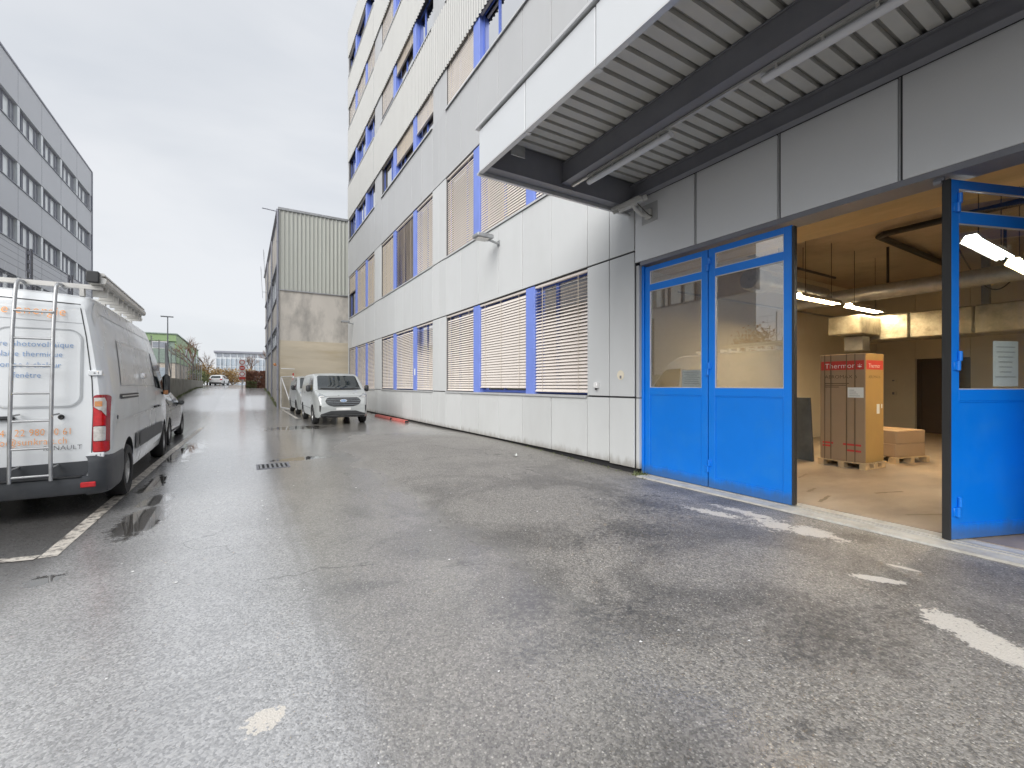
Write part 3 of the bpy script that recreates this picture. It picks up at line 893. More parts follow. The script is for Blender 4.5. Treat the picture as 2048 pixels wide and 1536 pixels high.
l1, m1 = door_leaf((DX, 5.47, -0.045), (0, -1), 1.225, 'closed blue door leaf beside the wall', edge=False)
l2, m2 = door_leaf((DX, 4.226, -0.045), (0, -1), 1.195, 'closed blue door leaf next to the opening')
l3, m3 = door_leaf((DX, 1.565, -0.045), (0.94, -0.34), 1.22, 'blue door leaf folded open into the warehouse', 'openglass', edge=False)
l4, m4 = door_leaf((DX + 1.30, 1.10, -0.045), (-0.90, -0.44), 1.20, edge=False)
MB(m3).box(-0.024, -0.002, -0.034, 0.034, 0.0, 3.6).build('rubber_edge', 'rubber', l3)
for lf, m_, xs in ((l2, m2, -0.005), (l3, m3, 0.07)):
    for z in (0.32, 1.78, 3.36):
        hb = MB(m_)
        hb.tube([(xs, 0.045, z - 0.09), (xs, 0.045, z + 0.005)], 0.020, 10)
        hb.tube([(xs + 0.022, 0.045, z + 0.008), (xs + 0.022, 0.045, z + 0.10)], 0.020, 10)
        hb.cbox(xs + 0.01, xs + 0.06, 0.028, 0.043, z + 0.005, z + 0.105, 0.003)
        hb.cbox(xs - 0.05, xs - 0.004, 0.028, 0.043, z - 0.085, z + 0.0, 0.003)
        hb.build('hinge', 'blue', lf, smooth=40)
MB().box(DX + 0.02, DX + 0.04, 4.222, 4.249, 0.0, 3.52).build('meeting_seal', 'rubber', bld)
mb = MB()
mb.cbox(5.99, 6.12, 5.475, 5.522, -0.045, 3.58, 0.004)
mb.build('door_frame', 'blue', bld)
# top roller of the folded leaf
mb = MB(); mb.tube([(6.02, 1.60, 3.55), (6.02, 1.66, 3.55)], 0.03, 10); mb.box(6.0, 6.04, 1.58, 1.66, 3.555, 3.585)
mb.build('roller', 'steel', bld, smooth=40)

def notice(m, u, z, w, h, label):
    o = MB(m).box(u, u + w, -0.0065, -0.0045, z, z + h).build('paper_notice', 'paper')
    tag(o, label, 'notice')
    t = MB(m)
    for i in range(7):
        zz = z + h * (0.86 - i * 0.11)
        ww = w * random.uniform(0.45, 0.85)
        t.box(u + (w - ww) / 2, u + (w + ww) / 2, -0.0044, -0.0040, zz, zz + 0.009)
        t.box(u + (w - ww) / 2, u + (w + ww) / 2, -0.0071, -0.0067, zz, zz + 0.009)
    t.build('printed_lines', 'ink', o)
notice(m1, 0.74, 1.51, 0.36, 0.27, 'white printed paper notice behind the glass of the closed left door leaf')
notice(m3, 0.60, 1.53, 0.34, 0.47, 'white printed paper notice on the glass of the open right door leaf')

# ------------------------------------------------------------------ canopy (a part of the building)
CX0, CY1, CY0 = 2.89, 5.72, -3.0
canopy = MB()
zc = 4.90
canopy.box(CX0 + 0.05, XF - 0.02, CY0, CY1 - 0.05, zc + 0.10, zc + 0.16)
canopy_o = canopy.build('canopy', 'deckrib', bld)
pitch = 0.181
y = CY1 - 0.30
while y > CY0 + 0.3:                               # troughs of the deck seen from below: pale pans between dark ribs
    MB().box(CX0 + 0.06, XF - 0.1, y - pitch + 0.060, y, zc + 0.045, zc + 0.099).build('deck_pan', 'deck', canopy_o)
    y -= pitch
for x, w, z0, nm in ((4.30, 0.16, 4.62, 'beam'), (5.76, 0.13, 4.70, 'beam'), (2.98, 0.10, 4.62, 'edge_beam')):
    b2 = MB()
    b2.box(x - w / 2, x + w / 2, CY0, CY1 - 0.2, z0, z0 + 0.014); b2.box(x - w / 2, x + w / 2, CY0, CY1 - 0.2, zc + 0.02, zc + 0.034)
    b2.box(x - 0.006, x + 0.006, CY0, CY1 - 0.2, z0 + 0.014, zc + 0.02)
    if nm == 'beam' and x < 5: b2.box(x - 0.06, x + 0.055, CY0, CY1 - 0.21, z0 + 0.016, zc + 0.018)
    b2.build(nm, 'steel', canopy_o)
b2 = MB()
b2.box(CX0 + 0.06, XF - 0.03, CY1 - 0.20, CY1 - 0.18, 4.58, zc + 0.09)
b2.box(CX0 + 0.06, XF - 0.03, CY1 - 0.21, CY1 - 0.03, 4.565, 4.579)
b2.build('end_beam', 'steel', canopy_o)
b2 = MB()
b2.box(5.84, 5.905, CY0, CY1 - 0.21, 4.77, 4.86)
b2.build('wall_angle', 'steel', canopy_o)
fy = [CY1 - 0.01] + [4.49 - 1.25 * i for i in range(7)]
for a, c_ in zip(fy[1:], fy[:-1]):
    if a < CY0: break
    panel(a, c_, 4.545, 5.15, 'cfascia', CX0, 'fascia_panel', 0.010, canopy_o)
    tb = MB(); tb.box(CX0 + 0.002, CX0 + 0.075, a - 0.03, a + 0.03, 4.525, 4.540)
    tb.build('fascia_clip', 'sill', canopy_o)
b2 = MB()
b2.box(CX0 - 0.015, CX0 + 0.05, CY0, CY1 - 0.03, 4.528, 4.548)
b2.box(CX0 - 0.04, CX0 + 0.08, CY0, CY1 + 0.035, 5.165, 5.20)
b2.box(CX0 + 0.08, XF - 0.01, CY1 - 0.04, CY1 + 0.035, 5.165, 5.20)
b2.box(CX0 - 0.01, XF - 0.01, CY1 - 0.02, CY1 + 0.03, 4.515, 4.545)
b2.build('drip_trim', 'sill', canopy_o)
for a, c_ in split(CX0 + 0.035, XF - 0.015, 2):
    MB().cbox(a + 0.008, c_ - 0.008, CY1 - 0.012, CY1 + 0.018, 4.55, 5.155, 0.004).build('end_panel', 'cfascia', canopy_o)
b2 = MB(); b2.box(CX0 + 0.03, XF - 0.03, CY0, CY1 - 0.03, 5.155, 5.162); b2.build('roof_sheet', 'galv', canopy_o)
b2 = MB(); b2.box(2.935, 2.945, CY0, CY1 - 0.05, 4.55, 5.15); b2.build('fascia_backing', 'deckrib', canopy_o)
b2 = MB(); b2.box(3.10, 3.32, 5.16, 5.19, 4.77, 4.78); b2.box(3.10, 3.32, 5.155, 5.165, 4.62, 4.77); b2.build('bracket', 'galv', canopy_o)
# conduit and tube lamps under the beam
mb = MB(); mb.box(4.365, 4.405, CY0, CY1 - 0.28, 4.585, 4.612)
mb.build('cable_duct', 'alu', canopy_o)

def canopy_light(y0, y1, label):
    t = thing('canopy_light', label, 'light', (4.40, (y0 + y1) / 2, 4.5), group='tube lights under the canopy')
    b_ = MB()
    b_.cbox(4.41, 4.46, y0 + 0.03, y1 - 0.03, 4.565, 4.60, 0.006)
    b_.build('lamp_housing', 'galv', t)
    b_ = MB()
    n = 12
    prof = [(0.047 * math.cos(math.pi * 2 * k / n), 0.036 * math.sin(math.pi * 2 * k / n)) for k in range(n)]
    b_.prism([(4.435 + p, y0, 4.54 + q) for p, q in prof], [(4.435 + p, y1, 4.54 + q) for p, q in prof])
    b_.build('diffuser', 'tubewhite', t, smooth=50)
    c_ = MB()
    for i in range(4):
        yy = y0 + 0.15 + (y1 - y0 - 0.3) * i / 3
        c_.box(4.375, 4.392, yy - 0.012, yy + 0.012, 4.55, 4.59)
    c_.build('clip', 'alu', t)
canopy_light(3.62, 5.12, 'unlit white tube light under the canopy, farther from the camera')
canopy_light(1.0, 2.50, 'unlit white tube light under the canopy, nearer the top edge of the picture')

# ------------------------------------------------------------------ things fixed to the facade
def wall_lamp(y, z, label):
    t = thing('wall_lamp', label, 'lamp', (XF, y, z), group='floodlights on arms on the facade')
    a = MB()
    a.box(XF - 0.02, XF - 0.002, y - 0.06, y + 0.06, z - 0.07, z + 0.07)
    a.tube([(XF - 0.02, y, z - 0.01), (XF - 0.30, y, z + 0.04)], 0.032, 10)
    a.build('arm', 'galv', t, smooth=40)
    h = MB()
    h.cbox(XF - 0.72, XF - 0.24, y - 0.17, y + 0.17, z + 0.045, z + 0.15, 0.02)
    ho = h.build('lamp_housing', 'galv', t, smooth=40)
    MB().cbox(XF - 0.68, XF - 0.36, y - 0.13, y + 0.13, z + 0.012, z + 0.045, 0.01).build('lamp_glass', 'clear', ho)
    f_ = MB()
    for i in range(5):
        x = XF - 0.66 + i * 0.09
        f_.box(x, x + 0.012, y - 0.14, y + 0.14, z + 0.149, z + 0.165)
    f_.build('cooling_fin', 'galv', ho)
wall_lamp(10.46, 5.32, 'grey floodlight on a short arm below the first floor windows, the nearer one')
wall_lamp(29.1, 5.35, 'small grey floodlight at the far corner of the facade above the silver vans')

def cctv():
    base = Vector((5.91, 5.26, 4.42))
    t = thing('security_camera', 'grey bullet security camera on a wall bracket under the canopy corner', 'camera', base)
    b_ = MB()
    b_.box(5.898, 5.914, 5.10, 5.43, 4.26, 4.58)
    b_.build('back_plate', 'panel2', t)
    b_ = MB()
    b_.cbox(5.83, 5.897, 5.20, 5.32, 4.31, 4.47, 0.012)
    b_.tube([(5.84, 5.26, 4.37), (5.72, 5.27, 4.36), (5.60, 5.30, 4.44), (5.56, 5.31, 4.50)], [0.034, 0.030, 0.03, 0.03], 12)
    b_.build('bracket', 'camgrey', t, smooth=40)
    d = Vector((-0.50, 0.80, -0.26)).normalized()
    o = Vector((5.60, 5.28, 4.545)) - d * 0.02
    side = d.cross(Vector((0, 0, 1))).normalized(); up = side.cross(d)
    m = Matrix((d, side, up)).transposed().to_4x4(); m.translation = o
    b_ = MB(m)
    b_.cbox(-0.10, 0.33, -0.058, 0.058, -0.045, 0.055, 0.018)
    body = b_.build('camera_body', 'camgrey', t, smooth=40)
    b_ = MB(m)
    prof = [(-0.075, 0.0), (-0.07, 0.05), (-0.045, 0.072), (0.045, 0.072), (0.07, 0.05), (0.075, 0.0)]
    prof2 = [(x * 0.94, z - 0.004) for x, z in prof[::-1]]
    full = prof + prof2
    b_.prism([(-0.06, x, z) for x, z in full], [(0.43, x, z) for x, z in full])
    b_.build('sun_shield', 'camgrey', body)
    b_ = MB(m); b_.box(0.33, 0.334, -0.04, 0.04, -0.03, 0.04); b_.build('lens_window', 'lens', body)
    b_ = MB(m); b_.cbox(-0.17, -0.10, -0.045, 0.045, -0.035, 0.045, 0.01); b_.build('rear_cap', 'camgrey', body, smooth=40)
    b_ = MB(); b_.tube([(5.57, 5.22, 4.50), (5.66, 5.14, 4.36), (5.78, 5.16, 4.33), (5.89, 5.20, 4.35)], 0.008, 6); b_.build('cable', 'pipe', t, smooth=60)
cctv()

def small_fixtures():
    y = 6.55
    t = thing('wall_socket', 'small pale outdoor socket box on the facade beside the nearest blind', 'socket', (XF, y, 1.42))
    MB().cbox(XF - 0.075, XF - 0.004, y - 0.05, y + 0.05, 1.44, 1.55, 0.012).build('box', 'signwhite', t, smooth=40)
    MB().tube([(XF - 0.05, y, 1.445), (XF - 0.05, y, 1.405)], 0.018, 10).build('cable_gland', 'rubber', t, smooth=40)
    t = thing('round_plate', 'round pale cover plate on the facade panel near the blue door', 'plate', (XF, 5.93, 1.65))
    MB().lathe([(0, 0.001), (0, 0.085), (-0.004, 0.088), (-0.004, 0.001)], (XF - 0.004, 5.93, 1.68), 'x', 24).build('disc', 'iwall', t)
    MB().box(XF - 0.022, XF - 0.006, 5.91, 5.94, 1.62, 1.67).build('lock', 'steel', t)
    b_ = MB().box(XF + 0.012, XF + 0.019, BAYS[1][0] + 0.285 * 7.03 - 0.05, BAYS[1][0] + 0.285 * 7.03 + 0.06, 1.9, 2.16)
    tag(b_.build('sticker', 'paper'), 'white paper sticker low on a blue window post', 'sticker')
small_fixtures()

# ------------------------------------------------------------------ warehouse interior seen through the doors
FL = -0.055
def interior():
    mb = MB(); mb.box(6.30, 19.6, -6.0, 6.7, -0.2, FL); mb.build('warehouse_floor', 'ifloor', kind='structure')
    mb = MB()
    mb.box(6.22, 19.6, 6.7, 6.85, -0.2, 4.7)                       # wall left of the opening
    mb.build('warehouse_wall', 'iwall', kind='structure')
    mb = MB()
    mb.box(18.8, 18.95, 5.65, 6.69, -0.2, 4.7); mb.box(18.8, 18.95, -6.0, 4.35, -0.2, 4.7); mb.box(18.8, 18.95, 4.36, 5.64, 2.35, 4.7)
    mb.build('warehouse_back_wall', 'iwall', kind='structure')
    mb = MB(); mb.box(6.22, 19.6, -6.15, -6.01, -0.2, 4.7); mb.build('warehouse_end_wall', 'iwall', kind='structure')
    mb = MB(); mb.box(6.30, 19.6, -6.0, 6.7, 4.60, 4.75); mb.build('warehouse_ceiling', 'ceil', kind='structure')
    mb = MB(); mb.box(6.31, 8.2, -6.0, 6.69, 3.95, 4.59); mb.build('warehouse_beam', 'osb', kind='structure')
    t = thing('back_door', 'dark brown door in the back wall of the warehouse', 'door', (19.0, 5.0, FL))
    MB().box(18.99, 19.04, 4.45, 5.55, FL, 2.28).build('door_leaf', 'brown', t)
    fr = MB(); fr.box(18.96, 19.05, 4.362, 4.45, FL, 2.34); fr.box(18.96, 19.05, 5.55, 5.638, FL, 2.34); fr.box(18.96, 19.05, 4.45, 5.55, 2.28, 2.34)
    fr.build('door_frame', 'brown', t)
    MB().tube([(18.93, 4.55, 1.05), (18.93, 4.70, 1.05)], 0.012, 8).build('handle', 'alu', t)
    MB().box(19.2, 19.25, 4.0, 6.0, FL, 3).build('reveal', 'brown', t)
    t = MB(); t.box(18.77, 18.798, -5.9, 4.35, FL, 0.07); t.build('skirting', 'brown', kind='structure')
    mb = MB(); mb.box(6.205, 6.30, 5.53, 6.69, -0.2, 4.59); mb.build('warehouse_front_wall', 'iwall', kind='structure')
    # scuffs on the floor
    for i, (x, y, a, w) in enumerate(((8.2, 3.95, 12, 0.5), (7.2, 3.35, 8, 0.35), (6.8, 3.0, 10, 0.5), (7.1, 1.95, -30, 0.7), (8.0, 2.7, -20, 0.5))):
        m = Matrix.Translation((x, y, FL + 0.002)) @ Matrix.Rotation(R(a), 4, 'Z')
        n = 9
        top = [(-w / 2 + w * k / n, 0.03 * random.uniform(0.4, 1), 0) for k in range(n + 1)]
        bot = [(-w / 2 + w * k / n, -0.03 * random.uniform(0.4, 1), 0) for k in range(n, -1, -1)]
        o = MB(m).poly(top + bot).build('floor_scuff', 'tape', kind='structure')
interior()

def room_light(x0, x1, y, z, col, strength, label, lit=True):
    t = thing('ceiling_light', label, 'light', ((x0 + x1) / 2, y, z), group='tube lights in the warehouse')
    b_ = MB()
    b_.prism([(x0, y - 0.06, z + 0.09), (x0, y + 0.06, z + 0.09), (x0, y + 0.11, z), (x0, y + 0.10, z), (x0, y + 0.05, z + 0.08), (x0, y - 0.05, z + 0.08), (x0, y - 0.10, z), (x0, y - 0.11, z)],
             [(x1, y - 0.06, z + 0.09), (x1, y + 0.06, z + 0.09), (x1, y + 0.11, z), (x1, y + 0.10, z), (x1, y + 0.05, z + 0.08), (x1, y - 0.05, z + 0.08), (x1, y - 0.10, z), (x1, y - 0.11, z)])
    b_.build('reflector', 'iwall', t)
    for d in (-0.045, 0.045):
        MB().tube([(x0 + 0.03, y + d, z + 0.035), (x1 - 0.03, y + d, z + 0.035)], 0.026, 10).build('tube', emit('tube ' + str(round(x0, 2)), col, strength), t, smooth=60)
    s_ = MB()
    for x in (x0 + 0.3, x1 - 0.3): s_.tube([(x, y, z + 0.09), (x, y, 4.6)], 0.006, 5)
    s_.build('hanger', 'pipe', t)
WARM, COOL = (1.0, 0.75, 0.43), (1.0, 0.86, 0.62)
room_light(9.6, 11.3, 4.72, 3.28, WARM, 44, 'lit yellowish tube light left inside the warehouse, nearer the door')
room_light(11.8, 13.5, 4.72, 3.28, COOL, 36, 'lit pale tube light beyond the yellowish one, above the tall carton')
room_light(7.7, 9.3, 1.78, 3.28, (0.92, 0.97, 1.0), 15, 'lit cold white tube light seen through the open door leaf')
room_light(9.65, 11.3, 1.78, 3.28, WARM, 44, 'lit orange tube light at the right edge, behind the open leaf')
room_light(14.6, 16.2, 0.2, 3.4, WARM, 44, 'lit tube light deep in the warehouse behind the open leaf')

def duct():
    t = thing('foil_duct', 'crinkled foil wrapped air duct crossing the warehouse below the ceiling', 'duct', (13.9, 2, 2.6))
    b_ = MB(); ys = [5.3, 4.2, 3.1, 2.0, 0.9, -0.2, -1.3, -2.4, -3.5]
    for a, c_ in zip(ys[1:], ys[:-1]):
        MB().cbox(13.6, 14.5, a + 0.006, c_ - 0.006, 2.62, 3.24, 0.03).build('duct_section', 'foil', t)
    MB().cbox(12.5, 13.59, 4.75, 5.45, 2.72, 3.18, 0.03).build('duct_branch', 'foil', t)
    MB().cbox(13.0, 13.4, 4.9, 5.3, 2.35, 2.715, 0.02).build('outlet', 'galv', t)
    t = thing('vent_pipe', 'long pale ventilation pipe hung under the warehouse ceiling', 'pipe', (12.4, 2, 3.9))
    MB().tube([(12.4, 6.2, 3.62), (12.4, -4, 3.62)], 0.17, 16).build('pipe', 'galv', t, smooth=60)
    for y in (4.2, 2.4, 0.5):
        MB().box(12.38, 12.42, y - 0.02, y + 0.02, 3.80, 4.6).build('hanger', 'pipe', t)
    t = thing('air_unit', 'dark round fan unit hanging by the cream warehouse wall', 'fan unit', (9.7, 5.6, 3.5))
    MB().lathe([(0, 0.02), (0, 0.20), (0.08, 0.24), (0.5, 0.24), (0.58, 0.2), (0.58, 0.02)], (9.2, 5.5, 3.75), 'x', 20).build('drum', 'galv', t, smooth=40)
    MB().box(9.4, 9.43, 5.48, 5.52, 3.98, 4.6).build('hanger', 'pipe', t)
    MB().lathe([(0, 0.17), (2.6, 0.17)], (9.8, 5.5, 3.75), 'x', 16).build('pipe', 'galv', t, smooth=60)
    p = MB(); p.tube([(10.9, 1.8, 4.5), (10.9, 3.75, 4.5), (11.0, 3.87, 4.5), (15.2, 3.9, 4.5)], 0.062, 12)
    tag(p.build('black_pipe', 'pipe', smooth=40), 'black pipe turning a corner on the warehouse ceiling', 'pipe')
    p = MB(); p.tube([(8.3, 5.2, 4.10), (12.3, 5.2, 4.10)], 0.03, 8)
    for x in (8.8, 9.8, 10.8): p.tube([(x, 5.2, 4.1), (x, 5.2, 4.6)], 0.008, 5)
    tag(p.build('sprinkler_pipe', 'pipe', smooth=40), 'thin dark pipe with hangers along the left of the warehouse ceiling', 'pipe')
    p = MB(); p.box(15.2, 15.35, -4, 5.9, 3.28, 3.42); p.box(15.2, 15.35, 3.2, 3.34, 2.9, 4.59); p.box(15.2, 15.35, 0.6, 0.74, 2.9, 4.59)
    tag(p.build('steel_frame', 'steel'), 'dark steel frame hanging above the foil duct', 'frame')
duct()

def clutter():
    for i, (y, z, w, h, lb) in enumerate(((6.2, 1.15, 0.14, 0.14, 'lower small switch box on the warehouse back wall'), (6.2, 1.60, 0.14, 0.10, 'upper small switch box on the warehouse back wall'))):
        t = thing('switch_box', lb, 'switch', (18.8, y, z))
        MB().cbox(18.74, 18.798, y - w / 2, y + w / 2, z, z + h, 0.008).build('box', 'iwall', t)
        MB().box(18.735, 18.7395, y - 0.03, y + 0.03, z + 0.03, z + h - 0.03).build('switch', 'steel', t)
    c_ = MB(); c_.tube([(13.2, 6.66, 4.5), (13.2, 6.66, 1.4)], 0.02, 6); c_.tube([(8.4, 6.66, 3.6), (18.7, 6.66, 3.6)], 0.025, 6)
    tag(c_.build('wall_conduit', 'galv', smooth=50), 'thin grey conduit running along the cream warehouse wall', 'conduit')
    c_ = MB()
    for i in range(40):
        a0, a1 = i / 40, (i + 1) / 40
        p0 = (11.6 + 3 * a0, 3.0 - 0.6 * a0, 4.55 - 1.1 * math.sin(math.pi * a0)); p1 = (11.6 + 3 * a1, 3.0 - 0.6 * a1, 4.55 - 1.1 * math.sin(math.pi * a1))
        if i == 0: pts = [p0]
        pts.append(p1)
    c_.tube(pts, 0.012, 5)
    tag(c_.build('loose_cable', 'pipe', smooth=60), 'loose black cable sagging from the warehouse ceiling', 'cable')
clutter()

def pallet(o, w, d, ang, label, parent_name='pallet'):
    m = Matrix.Translation(o) @ Matrix.Rotation(ang, 4, 'Z')
    t = thing('pallet', label, 'pallet', o, ang, group='wooden pallets in the warehouse', local=True)
    for i in range(3):
        x = -w / 2 + 0.06 + (w - 0.12) * i / 2
        MB().box(x - 0.05, x + 0.05, -d / 2, d / 2, 0.0, 0.02).build('bottom_board', 'wood', t)
        for j in range(3):
            y = -d / 2 + 0.07 + (d - 0.14) * j / 2
            MB().box(x - 0.048, x + 0.048, y - 0.068, y + 0.068, 0.021, 0.099).build('block', 'wood', t)
    for j in range(5):
        y = -d / 2 + 0.06 + (d - 0.12) * j / 4
        MB().box(-w / 2, w / 2, y - 0.05, y + 0.05, 0.10, 0.12).build('deck_board', 'wood', t)
    return t

def big_box():
    # front face runs from A (far) to B (near); box goes to +x
    A, B = Vector((9.76, 4.40, FL)), Vector((9.70, 3.61, FL))
    ux = (B - A).normalized(); W = (B - A).length
    uy = Vector((-ux.y, ux.x, 0))
    if uy.x < 0: uy = -uy
    D = 0.66
    ctr = (A + B) / 2 + uy * D / 2
    ang = math.atan2(ux.y, ux.x)
    pallet((ctr.x, ctr.y, FL), W + 0.04, D + 0.06, ang, 'pale low pallet under the tall carton')
    t = thing('tall_carton', 'tall brown carton with a red printed band standing upright on a pallet', 'box', (ctr.x, ctr.y, FL + 0.12), ang, local=True)
    H = 2.02
    sgn = 1 if (Matrix.Rotation(ang, 3, 'Z') @ Vector((0, 1, 0))).dot(uy) > 0 else -1
    f = -sgn                                            # local y sign of the front face
    w2, d2 = W / 2 - 0.01, D / 2 - 0.01
    MB().cbox(-w2, w2, -d2, d2, 0.002, H, 0.008).build('carton', 'card', t)
    MB().box(w2 + 0.0005, w2 + 0.003, -d2 + 0.01, d2 - 0.01, 0.01, H - 0.01).build('side_face', 'cardy', t)
    yf = f * d2
    pr = MB(); pr.box(-w2 + 0.02, w2 - 0.02, yf + f * 0.0005, yf + f * 0.002, H - 0.30, H - 0.13); pr.build('red_band', 'cardred', t)
    pr = MB(); pr.box(w2 + 0.0035, w2 + 0.005, -d2 + 0.03, d2 - 0.03, H - 0.30, H - 0.13); pr.build('red_band', 'cardred', t)
    # lettering: text x runs along local +x as seen from the front side
    lx = Vector((1, 0, 0)) if f < 0 else Vector((-1, 0, 0))
    def front_text(s_, size, x, z, mt, sx=1.0):
        m = frame_mtx((x, yf + f * 0.004, z), lx, (0, 0, 1))
        text_part('printed_lettering', s_, size, mt, m, t, sx=sx)
    st = -1 if f < 0 else 1
    front_text('Thermor', 0.135, st * 0.30, H - 0.265, 'paper', 1.05)
    front_text('*', 0.18, st * -0.26, H - 0.32, 'paper', 1.0)
    front_text('AEROMAX 6', 0.092, st * 0.30, H - 0.46, 'cardink', 1.1)
    m = frame_mtx((w2 + 0.0055, -d2 + 0.10, H - 0.265), (0, 1, 0), (0, 0, 1))
    text_part('printed_lettering', 'Thermor', 0.11, 'paper', m, t)
    m = frame_mtx((w2 + 0.004, -d2 + 0.10, H - 0.46), (0, 1, 0), (0, 0, 1))
    text_part('printed_lettering', 'AEROMAX 6', 0.075, 'cardink', m, t)
    pr = MB()
    for x0, x1, z in ((-0.30, 0.12, 1.46), (-0.30, 0.07, 1.425), (-0.30, -0.05, 1.39)):
        a, b_ = (x0, x1) if st < 0 else (-x1, -x0)
        pr.box(a, b_, yf + f * 0.0005, yf + f * 0.0015, z, z + 0.012)
    pr.build('printed_lines', 'cardink', t)
    pr = MB()
    for x0, x1, z in ((0.02, 0.32, 0.30), (0.08, 0.32, 0.19), (-0.34, -0.15, 0.30), (-0.34, -0.2, 0.24)):
        a, b_ = (x0, x1) if st < 0 else (-x1, -x0)
        pr.box(a, b_, yf + f * 0.0005, yf + f * 0.0015, z, z + 0.035)
    pr.build('printed_lines', 'cardred', t)
    a, b_ = (0.10, 0.36) if st < 0 else (-0.36, -0.10)
    pr = MB(); pr.box(a, b_, yf + f * 0.003, yf + f * 0.005, 1.20, 1.39); lb = pr.build('shipping_label', 'paper', t)
    pr = MB()
    for i in range(4): pr.box(a + 0.03, b_ - 0.06 - 0.03 * i, yf + f * 0.0052, yf + f * 0.006, 1.23 + 0.035 * i, 1.238 + 0.035 * i)
    pr.build('printed_lines', 'ink', lb)
    for x in (-0.30, -0.19, 0.08, 0.22):
        sx = x if st < 0 else -x
        MB().box(sx - 0.008, sx + 0.008, yf + f * 0.0025, yf + f * 0.0045, 0.0, H).build('strap', 'tape', t)
    MB().box(w2 + 0.0062, w2 + 0.008, 0.06, 0.16, 0.90, 1.08).build('torn_label', 'paper', t)
    MB().box(w2 + 0.0062, w2 + 0.008, 0.22, 0.26, 1.00, 1.08).build('torn_label', 'paper', t)
    # small cartons on a pallet behind
    p = pallet((11.55, 3.95, FL), 1.0, 1.0, R(-14), 'wooden pallet behind the tall carton carrying two low cartons')
    for k, lb in enumerate(('lower flat brown carton on the pallet behind the tall carton', 'upper flat brown carton on the pallet behind the tall carton')):
        b_ = thing('low_carton', lb, 'box', (11.55, 3.92, FL + 0.122 + 0.262 * k), R(-14 + k), group='low cartons', local=True)
        MB().cbox(-0.44, 0.44, -0.42, 0.42, 0, 0.26, 0.01).build('carton', 'card', b_)
        MB().box(-0.03, 0.03, -0.424, 0.424, 0.258, 0.263).build('packing_tape', 'cardy', b_)
    s_ = MB(Matrix.Translation((9.98, 4.76, FL)) @ Matrix.Rotation(R(78), 4, 'Z') @ Matrix.Rotation(R(-4), 4, 'X'))
    s_.cbox(-0.17, 0.17, -0.03, 0.03, 0, 1.30, 0.006)
    tag(s_.build('slate_board', 'slate'), 'dark grey slab leaning upright beside the tall carton', 'slab')
    s_ = MB(); 
    for i in range(4): s_.cbox(11.0, 11.7, 6.0, 6.45, FL + i * 0.3, FL + 0.29 + i * 0.3, 0.02)
    tag(s_.build('dark_crate_pile', 'brown'), 'dark brown crate standing behind the slate slab', 'crate')
big_box()

# ------------------------------------------------------------------ vehicles
def interp(xs, ys, x):
    """monotone cubic through the points"""
    xs, ys = np.array(xs, float), np.array(ys, float)
    h = np.diff(xs); d = np.diff(ys) / h
    m = np.zeros(len(xs))
    m[0], m[-1] = d[0], d[-1]
    for i in range(1, len(xs) - 1):
        m[i] = 0 if d[i - 1] * d[i] <= 0 else 2 * d[i - 1] * d[i] / (d[i - 1] + d[i])
    x = min(max(x, xs[0]), xs[-1])
    i = min(np.searchsorted(xs, x, 'right') - 1, len(h) - 1)
    t = (x - xs[i]) / h[i]
    return float((2 * t ** 3 - 3 * t ** 2 + 1) * ys[i] + (t ** 3 - 2 * t ** 2 + t) * h[i] * m[i] + (-2 * t ** 3 + 3 * t ** 2) * ys[i + 1] + (t ** 3 - t ** 2) * h[i] * m[i + 1])

